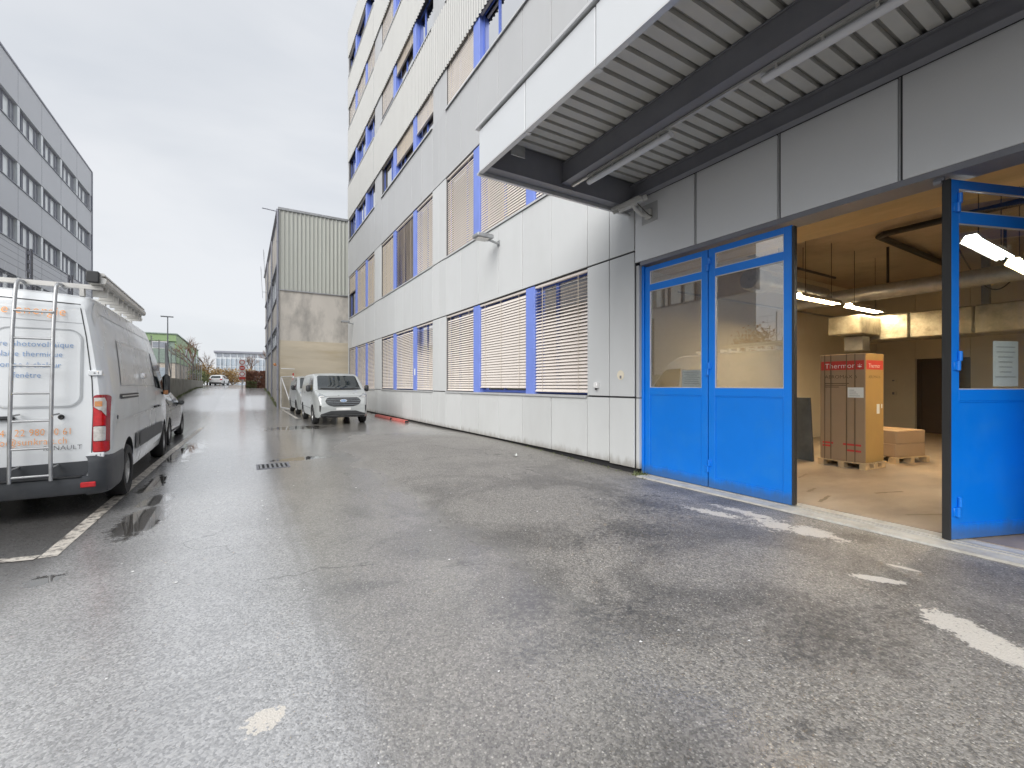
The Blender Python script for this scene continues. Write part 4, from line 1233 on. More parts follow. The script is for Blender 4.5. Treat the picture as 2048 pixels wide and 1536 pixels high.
class Body:
    """lofted vehicle shell: half width by height, roof line and sill line by length, plan taper by length; y forward"""
    def __init__(s, hw, top, bot, plan, r=0.12, crown=0.03, stations=None, shear=None):
        s.hw, s.top, s.bot, s.plan, s.r, s.crown, s.shear = hw, top, bot, plan, r, crown, shear
        s.stations = stations
        mb = MB()
        rings = []
        NS, NA, NR = 16, 6, 5
        for y in stations:
            zt, zb, pl = interp(*top, y), interp(*bot, y), interp(*plan, y)
            rr = min(r, (zt - zb) * 0.4)
            side = []
            for k in range(NS + 1):
                z = zb + (zt - rr - zb) * k / NS
                side.append((interp(*hw, z) * pl, z))
            xc = interp(*hw, zt - rr) * pl
            for k in range(1, NA + 1):
                a = math.pi / 2 * k / NA
                side.append((xc - rr * (1 - math.cos(a)), zt - rr + rr * math.sin(a)))
            xe = xc - rr
            for k in range(1, NR + 1):
                f = k / NR
                side.append((xe * (1 - f), zt + crown * (1 - (1 - f) ** 2)))
            ring = [(x, z) for x, z in side]
            ring = [(-x, z) for x, z in side[:-1]] + side[::-1] if False else [(x, z) for x, z in side] + [(-x, z) for x, z in side[-2::-1]]
            rings.append([(x, y + (shear(y, z) if shear else 0), z) for x, z in ring])
        n = len(rings[0])
        vs = [p for r_ in rings for p in r_]
        fs = []
        for i in range(len(rings) - 1):
            for k in range(n - 1):
                fs.append((i * n + k, i * n + k + 1, (i + 1) * n + k + 1, (i + 1) * n + k))
            fs.append((i * n + n - 1, i * n, (i + 1) * n, (i + 1) * n + n - 1))
        M = (n - 1) // 2
        for base in (0, (len(rings) - 1) * n):          # flat caps as strips from side to side
            for k in range(M):
                q = [base + k, base + k + 1, base + n - 2 - k, base + n - 1 - k]
                if k == M - 1: q = [base + M - 1, base + M, base + M + 1]
                fs.append(tuple(q))
        mb.add(vs, fs)
        s.mb = mb
        bm = bmesh.new()
        bv = [bm.verts.new(v) for v in vs]
        for f in fs:
            try: bm.faces.new([bv[i] for i in f])
            except ValueError: pass
        bmesh.ops.triangulate(bm, faces=bm.faces)
        s.bvh = BVHTree.FromBMesh(bm)
        bm.free()
    def hit(s, u, v, view):
        if view == 'right': o, d = Vector((5, u, v)), Vector((-1, 0, 0))
        elif view == 'left': o, d = Vector((-5, u, v)), Vector((1, 0, 0))
        elif view == 'rear': o, d = Vector((u, -20, v)), Vector((0, 1, 0))
        elif view == 'front': o, d = Vector((u, 20, v)), Vector((0, -1, 0))
        else: o, d = Vector((u, v, 20)), Vector((0, 0, -1))
        p, nn, _, _ = s.bvh.ray_cast(o, d)
        if p is None: return None, -d
        if nn.dot(d) > 0: nn = -nn
        return p, nn
    def patch(s, name, poly, view, material, parent, off=0.004, cut=0.08, depth=0.0, smooth=40, **props):
        """polygon drawn in a view plane, draped on the shell and lifted by off"""
        bm = bmesh.new()
        vs = [bm.verts.new((u, v, 0)) for u, v in poly]
        bm.faces.new(vs)
        us = [p[0] for p in poly]; vv = [p[1] for p in poly]
        for ax, lo, hi in (((1, 0, 0), min(us), max(us)), ((0, 1, 0), min(vv), max(vv))):
            k = int((hi - lo) / cut)
            for i in range(1, k + 1):
                c = lo + (hi - lo) * i / (k + 1)
                bmesh.ops.bisect_plane(bm, geom=bm.verts[:] + bm.edges[:] + bm.faces[:], plane_co=(c * ax[0], c * ax[1], 0), plane_no=ax)
        bm.verts.index_update()
        out, ok = [], True
        for v in bm.verts:
            p, nn = s.hit(v.co.x, v.co.y, view)
            if p is None: p, nn = (Vector(out[-1]) if out else Vector((0, 0, 0))), Vector((0, 0, 0))
            out.append(p + nn * off)
        mb = MB()
        mb.add(out, [[v.index for v in f.verts] for f in bm.faces])
        bm.free()
        return mb.build(name, material, parent, smooth=smooth, **props)
    def line(s, name, pts, view, material, parent, w=0.008, off=0.003, closed=False):
        if closed: pts = list(pts) + [pts[0]]
        dense = []
        for (a, b), (c, d) in zip(pts[:-1], pts[1:]):
            n = max(1, int(math.hypot(c - a, d - b) / 0.06))
            dense += [(a + (c - a) * i / n, b + (d - b) * i / n) for i in range(n)]
        dense.append(pts[-1])
        L, Rr = [], []
        for i, p in enumerate(dense):
            a, b = dense[max(0, i - 1)], dense[min(len(dense) - 1, i + 1)]
            dx, dy = b[0] - a[0], b[1] - a[1]
            q = math.hypot(dx, dy) or 1
            nx, ny = -dy / q * w / 2, dx / q * w / 2
            for lst, sg in ((L, 1), (Rr, -1)):
                h, nn = s.hit(p[0] + nx * sg, p[1] + ny * sg, view)
                if h is None: h, nn = s.hit(p[0], p[1], view)
                if h is None: h = Vector(lst[-1]) if lst else Vector((0, 0, 0)); nn = Vector((0, 0, 0))
                lst.append(h + nn * off)
        mb = MB()
        n = len(dense)
        mb.add(L + Rr, [(i, i + 1, n + i + 1, n + i) for i in range(n - 1)])
        return mb.build(name, material, parent)
    def shell(s, name, material, parent, arches, inner='plastic'):
        """cut the wheel arches and link the body"""
        o = s.mb.build(name, [material, inner], parent)
        cut = MB()
        for (y, z, rad, x0) in arches:
            for sg in (-1, 1):
                cut.lathe([(0, 0.0005), (0, rad), (0.9, rad), (0.9, 0.0005)], (x0 if sg > 0 else -x0 - 0.9, y, z), 'x', 32, 0)
        c = cut.build('cutter', [inner])
        md = o.modifiers.new('arches', 'BOOLEAN'); md.operation = 'DIFFERENCE'; md.object = c; md.solver = 'EXACT'
        try: md.material_mode = 'TRANSFER'
        except Exception: pass
        if parent is not None: o.parent = None
        dg = bpy.context.evaluated_depsgraph_get(); dg.update()
        me = bpy.data.meshes.new_from_object(o.evaluated_get(dg))
        o.modifiers.clear()
        o.data = me
        bpy.data.objects.remove(c)
        me.polygons.foreach_set('use_smooth', [True] * len(me.polygons))
        me.set_sharp_from_angle(angle=R(32))
        o.parent = parent
        return o

def rrect(u0, u1, v0, v1, r=0.05, n=5):
    pts = []
    for cu, cv, a0 in ((u1 - r, v1 - r, 0), (u0 + r, v1 - r, 90), (u0 + r, v0 + r, 180), (u1 - r, v0 + r, 270)):
        for k in range(n + 1):
            a = R(a0 + 90 * k / n)
            pts.append((cu + r * math.cos(a), cv + r * math.sin(a)))
    return pts

def wheel(parent, x, y, rad, width, side, rimfrac=0.62, spokes=5, rimmat='rim', steel=False):
    """side +1: outer face towards +x"""
    h = width / 2
    mb = MB()
    rr = rad * rimfrac
    prof = [(-h * 0.8, rr), (-h, rr + 0.02), (-h, rad * 0.93), (-h * 0.72, rad), (h * 0.72, rad), (h, rad * 0.93), (h, rr + 0.02), (h * 0.8, rr), (h * 0.3, rr * 0.96), (-h * 0.3, rr * 0.96)]
    mb.lathe(prof, (x, y, rad), 'x', 36, close=True)
    w = mb.build('wheel', 'tyre', parent, smooth=40)
    m = MB()
    m.lathe([(h * 0.78, rr), (h * 0.82, rr * 0.93), (h * 0.45, rr * 0.88), (h * 0.1, rr * 0.86)] if side > 0 else [(-h * 0.78, rr), (-h * 0.82, rr * 0.93), (-h * 0.45, rr * 0.88), (-h * 0.1, rr * 0.86)], (x, y, rad), 'x', 32)
    m.lathe([(side * h * 0.62, 0.001), (side * h * 0.62, rr * 0.24), (side * h * 0.35, rr * 0.28)], (x, y, rad), 'x', 20)
    for k in range(spokes):
        a = 2 * math.pi * (k + 0.25) / spokes
        ca, sa = math.cos(a), math.sin(a)
        def pt(r, t, d): return (x + side * d, y + r * ca - t * sa, rad + r * sa + t * ca)
        w0, w1 = rr * 0.16, rr * (0.26 if steel else 0.15)
        A = [pt(rr * 0.2, -w0, h * 0.60), pt(rr * 0.2, w0, h * 0.60), pt(rr * 0.9, w1, h * 0.70), pt(rr * 0.9, -w1, h * 0.70)]
        B = [pt(rr * 0.2, -w0, h * 0.35), pt(rr * 0.2, w0, h * 0.35), pt(rr * 0.9, w1, h * 0.40), pt(rr * 0.9, -w1, h * 0.40)]
        m.prism(A, B)
    m.build('rim', rimmat, w, smooth=35)
    d = MB(); d.lathe([(side * h * 0.05, 0.001), (side * h * 0.05, rr * 0.87)], (x, y, rad), 'x', 24)
    d.build('brake_disc', 'dark', w)
    return w

def mirror(parent, x, y, z, side, hgt=0.30, wid=0.2, material='plastic', blinker=False):
    mb = MB()
    mb.cbox(min(x, x + side * wid), max(x, x + side * wid), y - 0.09, y + 0.06, z, z + hgt, 0.045)
    mb.tube([(x - side * 0.10, y + 0.02, z + 0.02), (x + side * 0.05, y, z + 0.05)], 0.03, 8)
    o = mb.build('wing_mirror', material, parent, smooth=50)
    g_ = MB(); g_.box(min(x + side * 0.03, x + side * (wid - 0.03)), max(x + side * 0.03, x + side * (wid - 0.03)), y - 0.096, y - 0.091, z + 0.04, z + hgt - 0.04)
    g_.build('mirror_glass', 'carglass', o)
    if blinker:
        g_ = MB(); g_.cbox(min(x + side * 0.02, x + side * (wid * 0.8)), max(x + side * 0.02, x + side * wid * 0.8), y - 0.105, y - 0.085, z + 0.01, z + 0.10, 0.015)
        g_.build('blinker', 'amber', o)
    return o

# ---- white panel van on the left, seen from behind
def big_van():
    t = thing('delivery_van', 'dirty white panel van with a ladder on its rear door and orange and blue lettering', 'van', (-2.37, 6.86, 0), R(1.1), local=True)
    hw = ([0.25, 0.45, 0.62, 0.9, 1.2, 1.45, 1.9, 2.2, 2.45, 2.6], [0.97, 1.012, 1.032, 1.036, 1.032, 1.015, 0.955, 0.905, 0.855, 0.83])
    top = ([0.0, 0.05, 0.15, 0.35, 0.8, 3.9, 4.35, 4.75, 5.3, 5.6, 5.83, 5.93], [2.43, 2.50, 2.545, 2.565, 2.575, 2.55, 2.33, 1.86, 1.32, 1.20, 1.05, 0.90])
    bot = ([0.0, 0.3, 1.0, 5.0, 5.8, 5.93], [0.36, 0.31, 0.30, 0.30, 0.26, 0.30])
    plan = ([0.0, 0.03, 0.08, 0.16, 0.3, 4.6, 5.3, 5.7, 5.86, 5.93], [0.915, 0.95, 0.978, 0.994, 1.0, 1.0, 0.985, 0.94, 0.87, 0.78])
    st = [0.0, 0.02, 0.05, 0.09, 0.15, 0.22, 0.3, 0.45, 0.7] + [1 + 0.2 * i for i in range(15)] + [3.95, 4.1, 4.25, 4.4, 4.55, 4.7, 4.85, 5.0, 5.15, 5.3, 5.4, 5.5, 5.6, 5.7, 5.77, 5.83, 5.88, 5.93]
    shear = lambda y, z: 0.11 * max(0, z - 0.9) / 1.6 * ss(1 - y / 0.8)
    B = Body(hw, top, bot, plan, 0.10, 0.035, st, shear)
    RY, FY = 1.12, 5.02
    B.shell('body', 'vanwhite', t, [(RY, 0.36, 0.43, 0.62), (FY, 0.36, 0.42, 0.62)])
    for y in (RY, FY):
        for s_ in (1, -1): wheel(t, s_ * 0.925, y, 0.345, 0.22, s_, 0.60, 6, steel=True)
    # rear: doors
    for s_ in (1, -1):
        P = lambda u: [(s_ * a, b) for a, b in u]
        d = B.line('door_gap', P([(0.875, 0.62), (0.885, 1.2), (0.87, 1.55), (0.815, 2.05), (0.755, 2.43), (0.012, 2.46)]), 'rear', 'gap', t, 0.010, 0.003)
        B.line('panel_crease', P(rrect(0.08, 0.785, 1.25, 2.13, 0.12)), 'rear', 'crease', t, 0.012, 0.009, True)
        B.patch('pressing', P(rrect(0.095, 0.77, 1.265, 2.115, 0.11)), 'rear', 'vanwhite', t, 0.006, 0.2)
        B.line('crease', P([(0.05, 2.235), (0.78, 2.21)]), 'rear', 'crease', t, 0.006, 0.003)
        # tail lamp: wraps round the corner
        lampz = [(0.72, 0.86), (0.86, 1.03), (1.03, 1.18), (1.18, 1.36)]
        lo = B.patch('tail_lamp', P(rrect(0.885, 1.012, 0.715, 1.385, 0.035)), 'rear', 'dred', t, 0.012, 0.03)
        B.patch('lens', P([(0.893, 0.735), (1.0, 0.735), (1.0, 0.845), (0.893, 0.845)]), 'rear', 'red', lo, 0.021, 0.04)
        B.patch('lens', P(rrect(0.893, 0.978, 0.855, 1.02, 0.012)), 'rear', 'clear', lo, 0.021, 0.04)
        B.patch('lens', P([(0.893, 1.03), (0.976, 1.03), (0.976, 1.14), (0.94, 1.20), (0.893, 1.235)]), 'rear', 'red', lo, 0.021, 0.04)
        B.patch('lens', P([(0.893, 1.245), (0.945, 1.205), (0.98, 1.14), (0.98, 1.30), (0.965, 1.35), (0.893, 1.35)]), 'rear', 'clear', lo, 0.021, 0.04)
        B.patch('lens', P([(0.9, 1.25), (0.95, 1.25), (0.95, 1.31), (0.9, 1.31)]), 'rear', 'amber', lo, 0.024, 0.04)
        for z in (0.665, 1.61):
            hx = 0.925 if z < 1 else 0.90
            p, nn = B.hit(s_ * hx, z + 0.03, 'rear')
            hb = MB(); hb.cbox(s_ * hx - 0.062, s_ * hx + 0.062, p.y - 0.028, p.y + 0.02, z, z + 0.058, 0.006)
            ho = hb.build('door_hinge', 'vanwhite', t, smooth=40)
            hb = MB(); hb.box(s_ * hx - 0.012, s_ * hx + 0.004, p.y - 0.0295, p.y - 0.0275, z + 0.022, z + 0.034); hb.box(s_ * hx + 0.028, s_ * hx + 0.032, p.y - 0.0295, p.y - 0.0275, z + 0.016, z + 0.044)
            hb.build('hinge_pin', 'gap', ho)
    B.line('door_gap', [(0, 0.62), (0, 2.46)], 'rear', 'gap', t, 0.010, 0.003)
    p, _ = B.hit(0.64, 1.09, 'rear')
    hb = MB(); hb.lathe([(0, 0.001), (-0.008, 0.018), (-0.004, 0.026), (0.0, 0.028)], (0.62, p.y - 0.002, 1.14), 'y', 18); hb.build('lock', 'rubber', t, smooth=40)
    hb = MB(); hb.cbox(-0.02, 0.26, p.y - 0.05, p.y + 0.01, 1.125, 1.165, 0.012); hb.build('door_handle', 'plastic', t, smooth=40)
    # dark lower door trim and bumper
    B.patch('lower_trim', [(-0.87, 0.44), (0.80, 0.44), (0.86, 0.52), (0.875, 0.635), (-0.875, 0.60), (-0.87, 0.5)], 'rear', 'bumper', t, 0.010, 0.06)
    bp = MB()
    n = 21
    rows = []
    for z, ex in ((0.27, 0.02), (0.30, 0.055), (0.40, 0.07), (0.455, 0.06), (0.47, 0.02)):
        row = []
        for k in range(n):
            a = (k / (n - 1)) * 2 - 1
            x = a * 1.0
            yy = -0.05 - ex * 0.6 + 0.16 * max(0, abs(a) - 0.82) ** 1.6 * 9
            row.append((x * 1.015, yy, z))
        rows.append([(-1.045, 0.42, z)] + row + [(1.045, 0.42, z)])
    n2 = n + 2
    vs = [p_ for r_ in rows for p_ in r_]
    bp.add(vs, [(i * n2 + k, i * n2 + k + 1, (i + 1) * n2 + k + 1, (i + 1) * n2 + k) for i in range(len(rows) - 1) for k in range(n2 - 1)])
    bumper = bp.build('rear_bumper', 'bumper', t, smooth=50)
    for s_ in (1, -1):
        bc = MB()
        rows = []
        for z, ins in ((0.25, 0.05), (0.29, 0.012), (0.42, 0.0), (0.62, -0.004), (0.665, 0.01), (0.69, 0.05)):
            row = []
            for k, (x, yy) in enumerate(((0.86, -0.085), (0.93, -0.08), (0.985, -0.05), (1.02, 0.0), (1.045, 0.10), (1.05, 0.30), (1.05, 0.70))):
                if z < 0.3 and k == 6: yy = 0.60
                row.append((s_ * (x - ins * 0.6), yy + ins, z))
            rows.append(row)
        vs = [p_ for r_ in rows for p_ in r_]
        bc.add(vs, [(i * 7 + k, i * 7 + k + 1, (i + 1) * 7 + k + 1, (i + 1) * 7 + k) for i in range(5) for k in range(6)])
        bc.build('bumper_corner', 'bumper', t, smooth=60)
        rf = MB(); rf.cbox(s_ * 0.80, s_ * 0.93, -0.106, -0.09, 0.345, 0.405, 0.008) if s_ > 0 else rf.cbox(-0.93, -0.80, -0.106, -0.09, 0.345, 0.405, 0.008)
        rf.build('reflector', 'red', t)
    st_ = MB(); st_.box(-0.8, 0.8, -0.105, 0.05, 0.468, 0.476); st_.build('bumper_step', 'plastic', bumper)
    # sides
    for sv, s_ in (('right', 1), ('left', -1)):
        B.patch('side_pressing', [(0.75, 1.50), (3.55, 1.50), (3.60, 1.62), (3.50, 2.03), (3.38, 2.09), (0.95, 2.09)], sv, 'vanwhite2', t, 0.006, 0.15)
        B.line('pressing_edge', [(0.75, 1.50), (3.55, 1.50), (3.60, 1.62), (3.50, 2.03), (3.38, 2.09), (0.95, 2.09)], sv, 'sill', t, 0.012, 0.008, True)
        B.line('door_gap', [(1.9, 0.42), (1.9, 2.2)], sv, 'gap', t, 0.010, 0.004)
        B.line('door_gap', [(3.62, 0.42), (3.70, 1.0), (3.70, 2.2)], sv, 'gap', t, 0.010, 0.004)
        B.line('door_gap', [(4.75, 0.75), (4.55, 0.42), (3.7, 0.40)], sv, 'gap', t, 0.010, 0.004)
        rl = B.patch('door_rail', [(0.62, 1.32), (1.92, 1.32), (1.92, 1.385), (0.62, 1.385)], sv, 'rubber', t, 0.008, 0.2)
        B.patch('rail_strip', [(0.68, 1.345), (1.88, 1.345), (1.88, 1.362), (0.68, 1.362)], sv, 'alu', rl, 0.016, 0.2)
        B.patch('rub_strip', [(1.58, 0.56), (1.86, 0.56), (1.86, 0.79), (1.60, 0.79)], sv, 'bumper', t, 0.014, 0.08)
        B.patch('rub_strip', [(1.92, 0.56), (4.52, 0.56), (4.52, 0.78), (1.92, 0.79)], sv, 'bumper', t, 0.018, 0.12)
        B.line('crease', [(0.35, 1.03), (1.6, 1.06), (4.7, 1.09)], sv, 'vanwhite2', t, 0.02, 0.006)
        for y in (3.52, 3.86):
            p, _ = B.hit(y, 1.10, sv)
            hb = MB(); hb.cbox(min(p.x, p.x + s_ * 0.045), max(p.x, p.x + s_ * 0.045), y - 0.09, y + 0.09, 1.09, 1.125, 0.01); hb.build('door_handle', 'plastic', t, smooth=40)
        B.patch('side_window', [(3.80, 1.46), (4.98, 1.40), (4.95, 1.52), (4.58, 1.98), (4.42, 2.08), (3.80, 2.10)], sv, 'carglass', t, 0.010, 0.1)
        p, _ = B.hit(2.35, 1.62, sv)
        hb = MB(); hb.cbox(min(p.x - s_ * 0.01, p.x + s_ * 0.07), max(p.x - s_ * 0.01, p.x + s_ * 0.07), 2.22, 2.40, 1.60, 1.69, 0.02); hb.build('side_lock', 'chrome', t, smooth=40)
        p, _ = B.hit(0.42, 1.10, sv)
        hb = MB(); hb.lathe([(0, 0.001), (0, 0.028), (-s_ * 0.02, 0.03)], (p.x + s_ * 0.004, 0.42, 1.10), 'x', 14); hb.build('side_marker', 'rubber', t)
        mirror(t, s_ * 1.045, 4.62, 1.30, s_, 0.42, 0.12, 'plastic', True)
    B.patch('windscreen', [(-0.80, 1.36), (0.80, 1.36), (0.74, 2.2), (-0.74, 2.2)], 'front', 'carglass', t, 0.006, 0.12)
    B.patch('grille', rrect(-0.6, 0.6, 0.75, 1.0, 0.05), 'front', 'plastic', t, 0.01, 0.1)
    B.patch('front_bumper', [(-0.75, 0.32), (0.75, 0.32), (0.75, 0.62), (-0.75, 0.62)], 'front', 'bumper', t, 0.02, 0.1)
    B.line('roof_seam', [(0.86, 0.14), (0.86, 4.1)], 'top', 'vanwhite2', t, 0.03, 0.006)
    # lettering on the rear
    def rear_text(s_, size, x, z, mt, sx=1.0, end=None, name='lettering'):
        p, nn = B.hit(min(0.7, max(-0.7, x + 0.2)), z + size * 0.3, 'rear')
        p2, _ = B.hit(min(0.7, max(-0.7, x + 0.2)), z + size * 0.3 + 0.2, 'rear')
        m = frame_mtx((x, p.y - 0.0135 - 0.3 * size * ((p2 - p).y / 0.2), z), (1, 0, 0), (p2 - p).normalized())
        o = text_part(name, s_, size, mt, m, t, 1.08, sx)
        if end is not None:
            o.location.x = 0
            xs_ = [v.co.x for v in o.data.vertices]
            k = (end - x) / (max(xs_) - x) if max(xs_) > x else 1
            for v in o.data.vertices: v.co.x = x + (v.co.x - x) * k
        return o
    rear_text('e energie', 0.15, 0.13, 2.285, 'orange_ink', 1, 0.64)
    rear_text('solaire photovoltaïque', 0.088, -0.03, 1.925, 'blue_ink', 1, 0.71)
    rear_text('solaire thermique', 0.088, 0.07, 1.815, 'blue_ink', 1, 0.62)
    rear_text('pompe à chaleur', 0.088, 0.10, 1.695, 'blue_ink', 1, 0.61)
    rear_text('fenêtre', 0.088, 0.235, 1.58, 'blue_ink', 1, 0.45)
    rear_text('+41 22 980 90 61', 0.105, 0.10, 0.945, 'orange_ink', 1, 0.70)
    rear_text('info@sunkraft.ch', 0.105, 0.06, 0.845, 'orange_ink', 1, 0.67)
    rear_text('RENAULT', 0.072, 0.48, 0.775, 'grey_ink', 1, 0.795, 'maker_badge')
    # roof rack
    ZR = 2.64
    rk = MB(); rk.box(-0.95, 0.92, 0.24, 0.31, ZR, ZR + 0.045)
    rack = rk.build('roof_rack', 'alu', t)
    b_ = MB(); b_.tube([(-0.95, 0.38, ZR + 0.05), (0.90, 0.38, ZR + 0.05)], 0.025, 8); b_.build('cross_bar', 'alu', rack, smooth=50)
    for y in (1.3, 2.3, 3.2):
        MB().box(-0.9, 0.9, y, y + 0.05, ZR, ZR + 0.035).build('cross_bar', 'alu', rack)
    for x in (-0.74, 0.74):
        for y in (0.28, 1.32, 2.32, 3.22): MB().box(x - 0.02, x + 0.02, y - 0.04, y + 0.04, 2.55, ZR - 0.001).build('rack_foot', 'alu', rack)
    pr = [(0.82, ZR + 0.05), (0.97, ZR + 0.05), (0.985, ZR + 0.07), (0.985, ZR + 0.115), (0.94, ZR + 0.125), (0.94, ZR + 0.135), (0.975, ZR + 0.145), (0.96, ZR + 0.175), (0.82, ZR + 0.17)]
    tb = MB(); tb.prism([(x, 0.10, z) for x, z in pr], [(x, 2.95, z) for x, z in pr]); tb.build('side_rail', 'alu', rack)
    e = MB(); e.cbox(0.81, 0.93, 0.05, 0.098, ZR + 0.05, ZR + 0.185, 0.012); e.build('end_roller', 'plastic', rack, smooth=40)
    for k in range(9): MB().box(0.80, 0.94, 0.42 + k * 0.30, 0.46 + k * 0.30, ZR - 0.06, ZR + 0.049).build('rail_foot', 'alu', rack)
    # ladder
    yl = -0.16
    la = MB()
    X1, X2 = 0.265, 0.575
    def yback(z): return -0.11 + 0.11 * max(0, z - 0.9) / 1.6
    for x in (X1, X2):
        pts = [(x, -0.15, 0.46)] + [(x, yback(z) - 0.04, z) for z in (0.9, 1.5, 2.1)] + [(x, 0.0, 2.50), (x, 0.03, 2.60), (x, 0.09, 2.645), (x, 0.20, 2.66), (x, 0.34, 2.64)]
        la.tube(pts, 0.0175, 10)
    ladder = la.build('ladder', 'galv', t, smooth=50)
    for i in range(7):
        z = 0.52 + 0.297 * i
        r_ = MB(); r_.tube([(X1, yback(z) - 0.04, z), (X2, yback(z) - 0.04, z)], 0.0125, 8); r_.build('rung', 'galv', ladder, smooth=50)
    r_ = MB()
    for x in (X1 + 0.03, X2 + 0.03):
        for z in (0.60, 1.17): r_.tube([(x - 0.03, yback(z) - 0.04, z), (x, 0.0, z + 0.01)], 0.010, 6)
    r_.build('ladder_bracket', 'galv', ladder)
    return t
big_van()

# ---- silver vans seen from the front
def front_van():
    t = thing('silver_van', 'clean silver van with a dark grille parked facing the camera in front of its twin', 'van', (3.24, 20.20, 0), math.pi, group='silver vans parked by the facade', local=True)
    hw = ([0.2, 0.4, 0.7, 1.0, 1.25, 1.5, 1.8, 2.0], [0.93, 0.975, 0.99, 0.985, 0.965, 0.92, 0.855, 0.81])
    top = ([-2.5, -2.4, -2.0, 0.4, 0.85, 1.25, 1.68, 2.05, 2.28, 2.40, 2.50], [1.80, 1.90, 1.955, 1.965, 1.90, 1.66, 1.36, 1.235, 1.15, 1.05, 0.78])
    bot = ([-2.5, -2.2, 1.9, 2.3, 2.5], [0.38, 0.30, 0.29, 0.27, 0.36])
    plan = ([-2.5, -2.42, -2.2, 1.4, 2.0, 2.25, 2.40, 2.47, 2.5], [0.92, 0.975, 1.0, 1.0, 0.975, 0.93, 0.87, 0.82, 0.79])
    st = [-2.5, -2.45, -2.38, -2.2, -1.9] + [-1.6 + 0.25 * i for i in range(9)] + [0.55, 0.7, 0.85, 0.98, 1.1, 1.2, 1.3, 1.4, 1.5, 1.6, 1.7, 1.8, 1.9, 2.0, 2.1, 2.18, 2.26, 2.33, 2.38, 2.42, 2.455, 2.48, 2.5]
    B = Body(hw, top, bot, plan, 0.09, 0.03, st)
    B.shell('body', 'silver', t, [(1.60, 0.36, 0.41, 0.60), (-1.55, 0.36, 0.40, 0.60)])
    for y in (1.60, -1.55):
        for s_ in (1, -1): wheel(t, s_ * 0.875, y, 0.34, 0.22, s_, 0.62, 5)
    B.patch('windscreen', [(-0.80, 1.335), (-0.4, 1.315), (0.4, 1.315), (0.80, 1.335), (0.73, 1.84), (0.66, 1.875), (-0.66, 1.875), (-0.73, 1.84)], 'front', 'carglass', t, 0.007, 0.07)
    B.line('windscreen_edge', [(-0.80, 1.335), (-0.4, 1.315), (0.4, 1.315), (0.80, 1.335)], 'front', 'rubber', t, 0.03, 0.010)
    wp = MB()
    for a, b_ in (((-0.7, 1.345), (0.0, 1.345)), ((0.05, 1.345), (0.7, 1.36))):
        p, _ = B.hit(a[0], a[1], 'front'); q, _ = B.hit(b_[0], b_[1], 'front')
        wp.tube([p + Vector((0, 0.02, 0.015)), q + Vector((0, 0.02, 0.015))], 0.012, 6)
    wp.build('wiper', 'rubber', t)
    hexg = [(-0.64, 0.90), (-0.58, 1.0), (-0.50, 1.03), (0.50, 1.03), (0.58, 1.0), (0.64, 0.90), (0.60, 0.80), (0.50, 0.73), (0.35, 0.69), (-0.35, 0.69), (-0.50, 0.73), (-0.60, 0.80)]
    g_ = B.patch('grille', hexg, 'front', 'plastic', t, 0.008, 0.05)
    for i in range(4):
        z = 0.755 + i * 0.068
        hwid = 0.55 if i < 1 else 0.60
        B.line('grille_bar', [(-hwid, z), (hwid, z)], 'front', 'lamp', g_, 0.012, 0.022)
    p, nn = B.hit(0, 0.90, 'front')
    m = frame_mtx(p + nn * 0.03, (-1, 0, 0), (0, 0, 1))
    bd = MB(m)
    el = [(0.125 * math.cos(2 * math.pi * k / 24), 0.052 * math.sin(2 * math.pi * k / 24)) for k in range(24)]
    bd.prism([(x, z, 0.0) for x, z in el], [(x, z, 0.012) for x, z in el])
    bo = bd.build('maker_badge', 'signwhite', t, smooth=40)
    bd = MB(m); bd.prism([(x * 0.86, z * 0.82, 0.0125) for x, z in el], [(x * 0.86, z * 0.82, 0.014) for x, z in el]); bd.build('badge_field', 'blue_ink', bo)
    text_part('badge_script', 'Ford', 0.085, 'signwhite', m @ Matrix.Translation((-0.075, -0.025, 0.0155)), bo)
    for s_ in (1, -1):
        P = lambda u: [(s_ * a, b) for a, b in u]
        hl = B.patch('headlamp', P([(0.56, 1.045), (0.72, 1.02), (0.85, 1.03), (0.865, 1.09), (0.84, 1.155), (0.70, 1.10)]), 'front', 'lamp', t, 0.010, 0.04)
        B.patch('lamp_unit', P([(0.64, 1.045), (0.82, 1.04), (0.83, 1.08), (0.70, 1.075)]), 'front', 'clear', hl, 0.016, 0.04)
        B.patch('air_slot', P([(0.80, 0.50), (0.83, 0.52), (0.84, 0.74), (0.78, 0.72)]), 'front', 'rubber', t, 0.008, 0.05)
        sv = 'right' if s_ > 0 else 'left'
        B.patch('side_window', [(0.25, 1.30), (1.55, 1.27), (1.45, 1.37), (1.02, 1.70), (0.85, 1.78), (0.25, 1.80)], sv, 'carglass', t, 0.008, 0.1)
        B.line('window_post', [(1.02, 1.27), (1.02, 1.72)], sv, 'rubber', t, 0.03, 0.014)
        B.line('door_gap', [(0.15, 0.45), (0.15, 1.85)], sv, 'gap', t, 0.010, 0.004)
        B.line('door_gap', [(1.18, 0.48), (1.30, 0.8), (1.32, 1.25)], sv, 'gap', t, 0.010, 0.004)
        B.line('crease', [(-2.3, 0.62), (1.15, 0.60)], sv, 'gap', t, 0.015, 0.004)
        B.patch('rear_side_panel', [(-2.2, 1.30), (0.05, 1.30), (0.05, 1.80), (-2.1, 1.78)], sv, 'silver', t, 0.005, 0.2)
        mirror(t, s_ * 1.02, 1.42, 1.24, s_, 0.26, 0.16)
    lb = [(-0.80, 0.36), (-0.78, 0.42), (-0.45, 0.53), (0.45, 0.53), (0.78, 0.42), (0.80, 0.36), (0.76, 0.29), (-0.76, 0.29)]
    B.patch('lower_grille', lb, 'front', 'plastic', t, 0.018, 0.06)
    B.line('skid_strip', [(-0.6, 0.335), (0.6, 0.335)], 'front', 'steel', t, 0.03, 0.03)
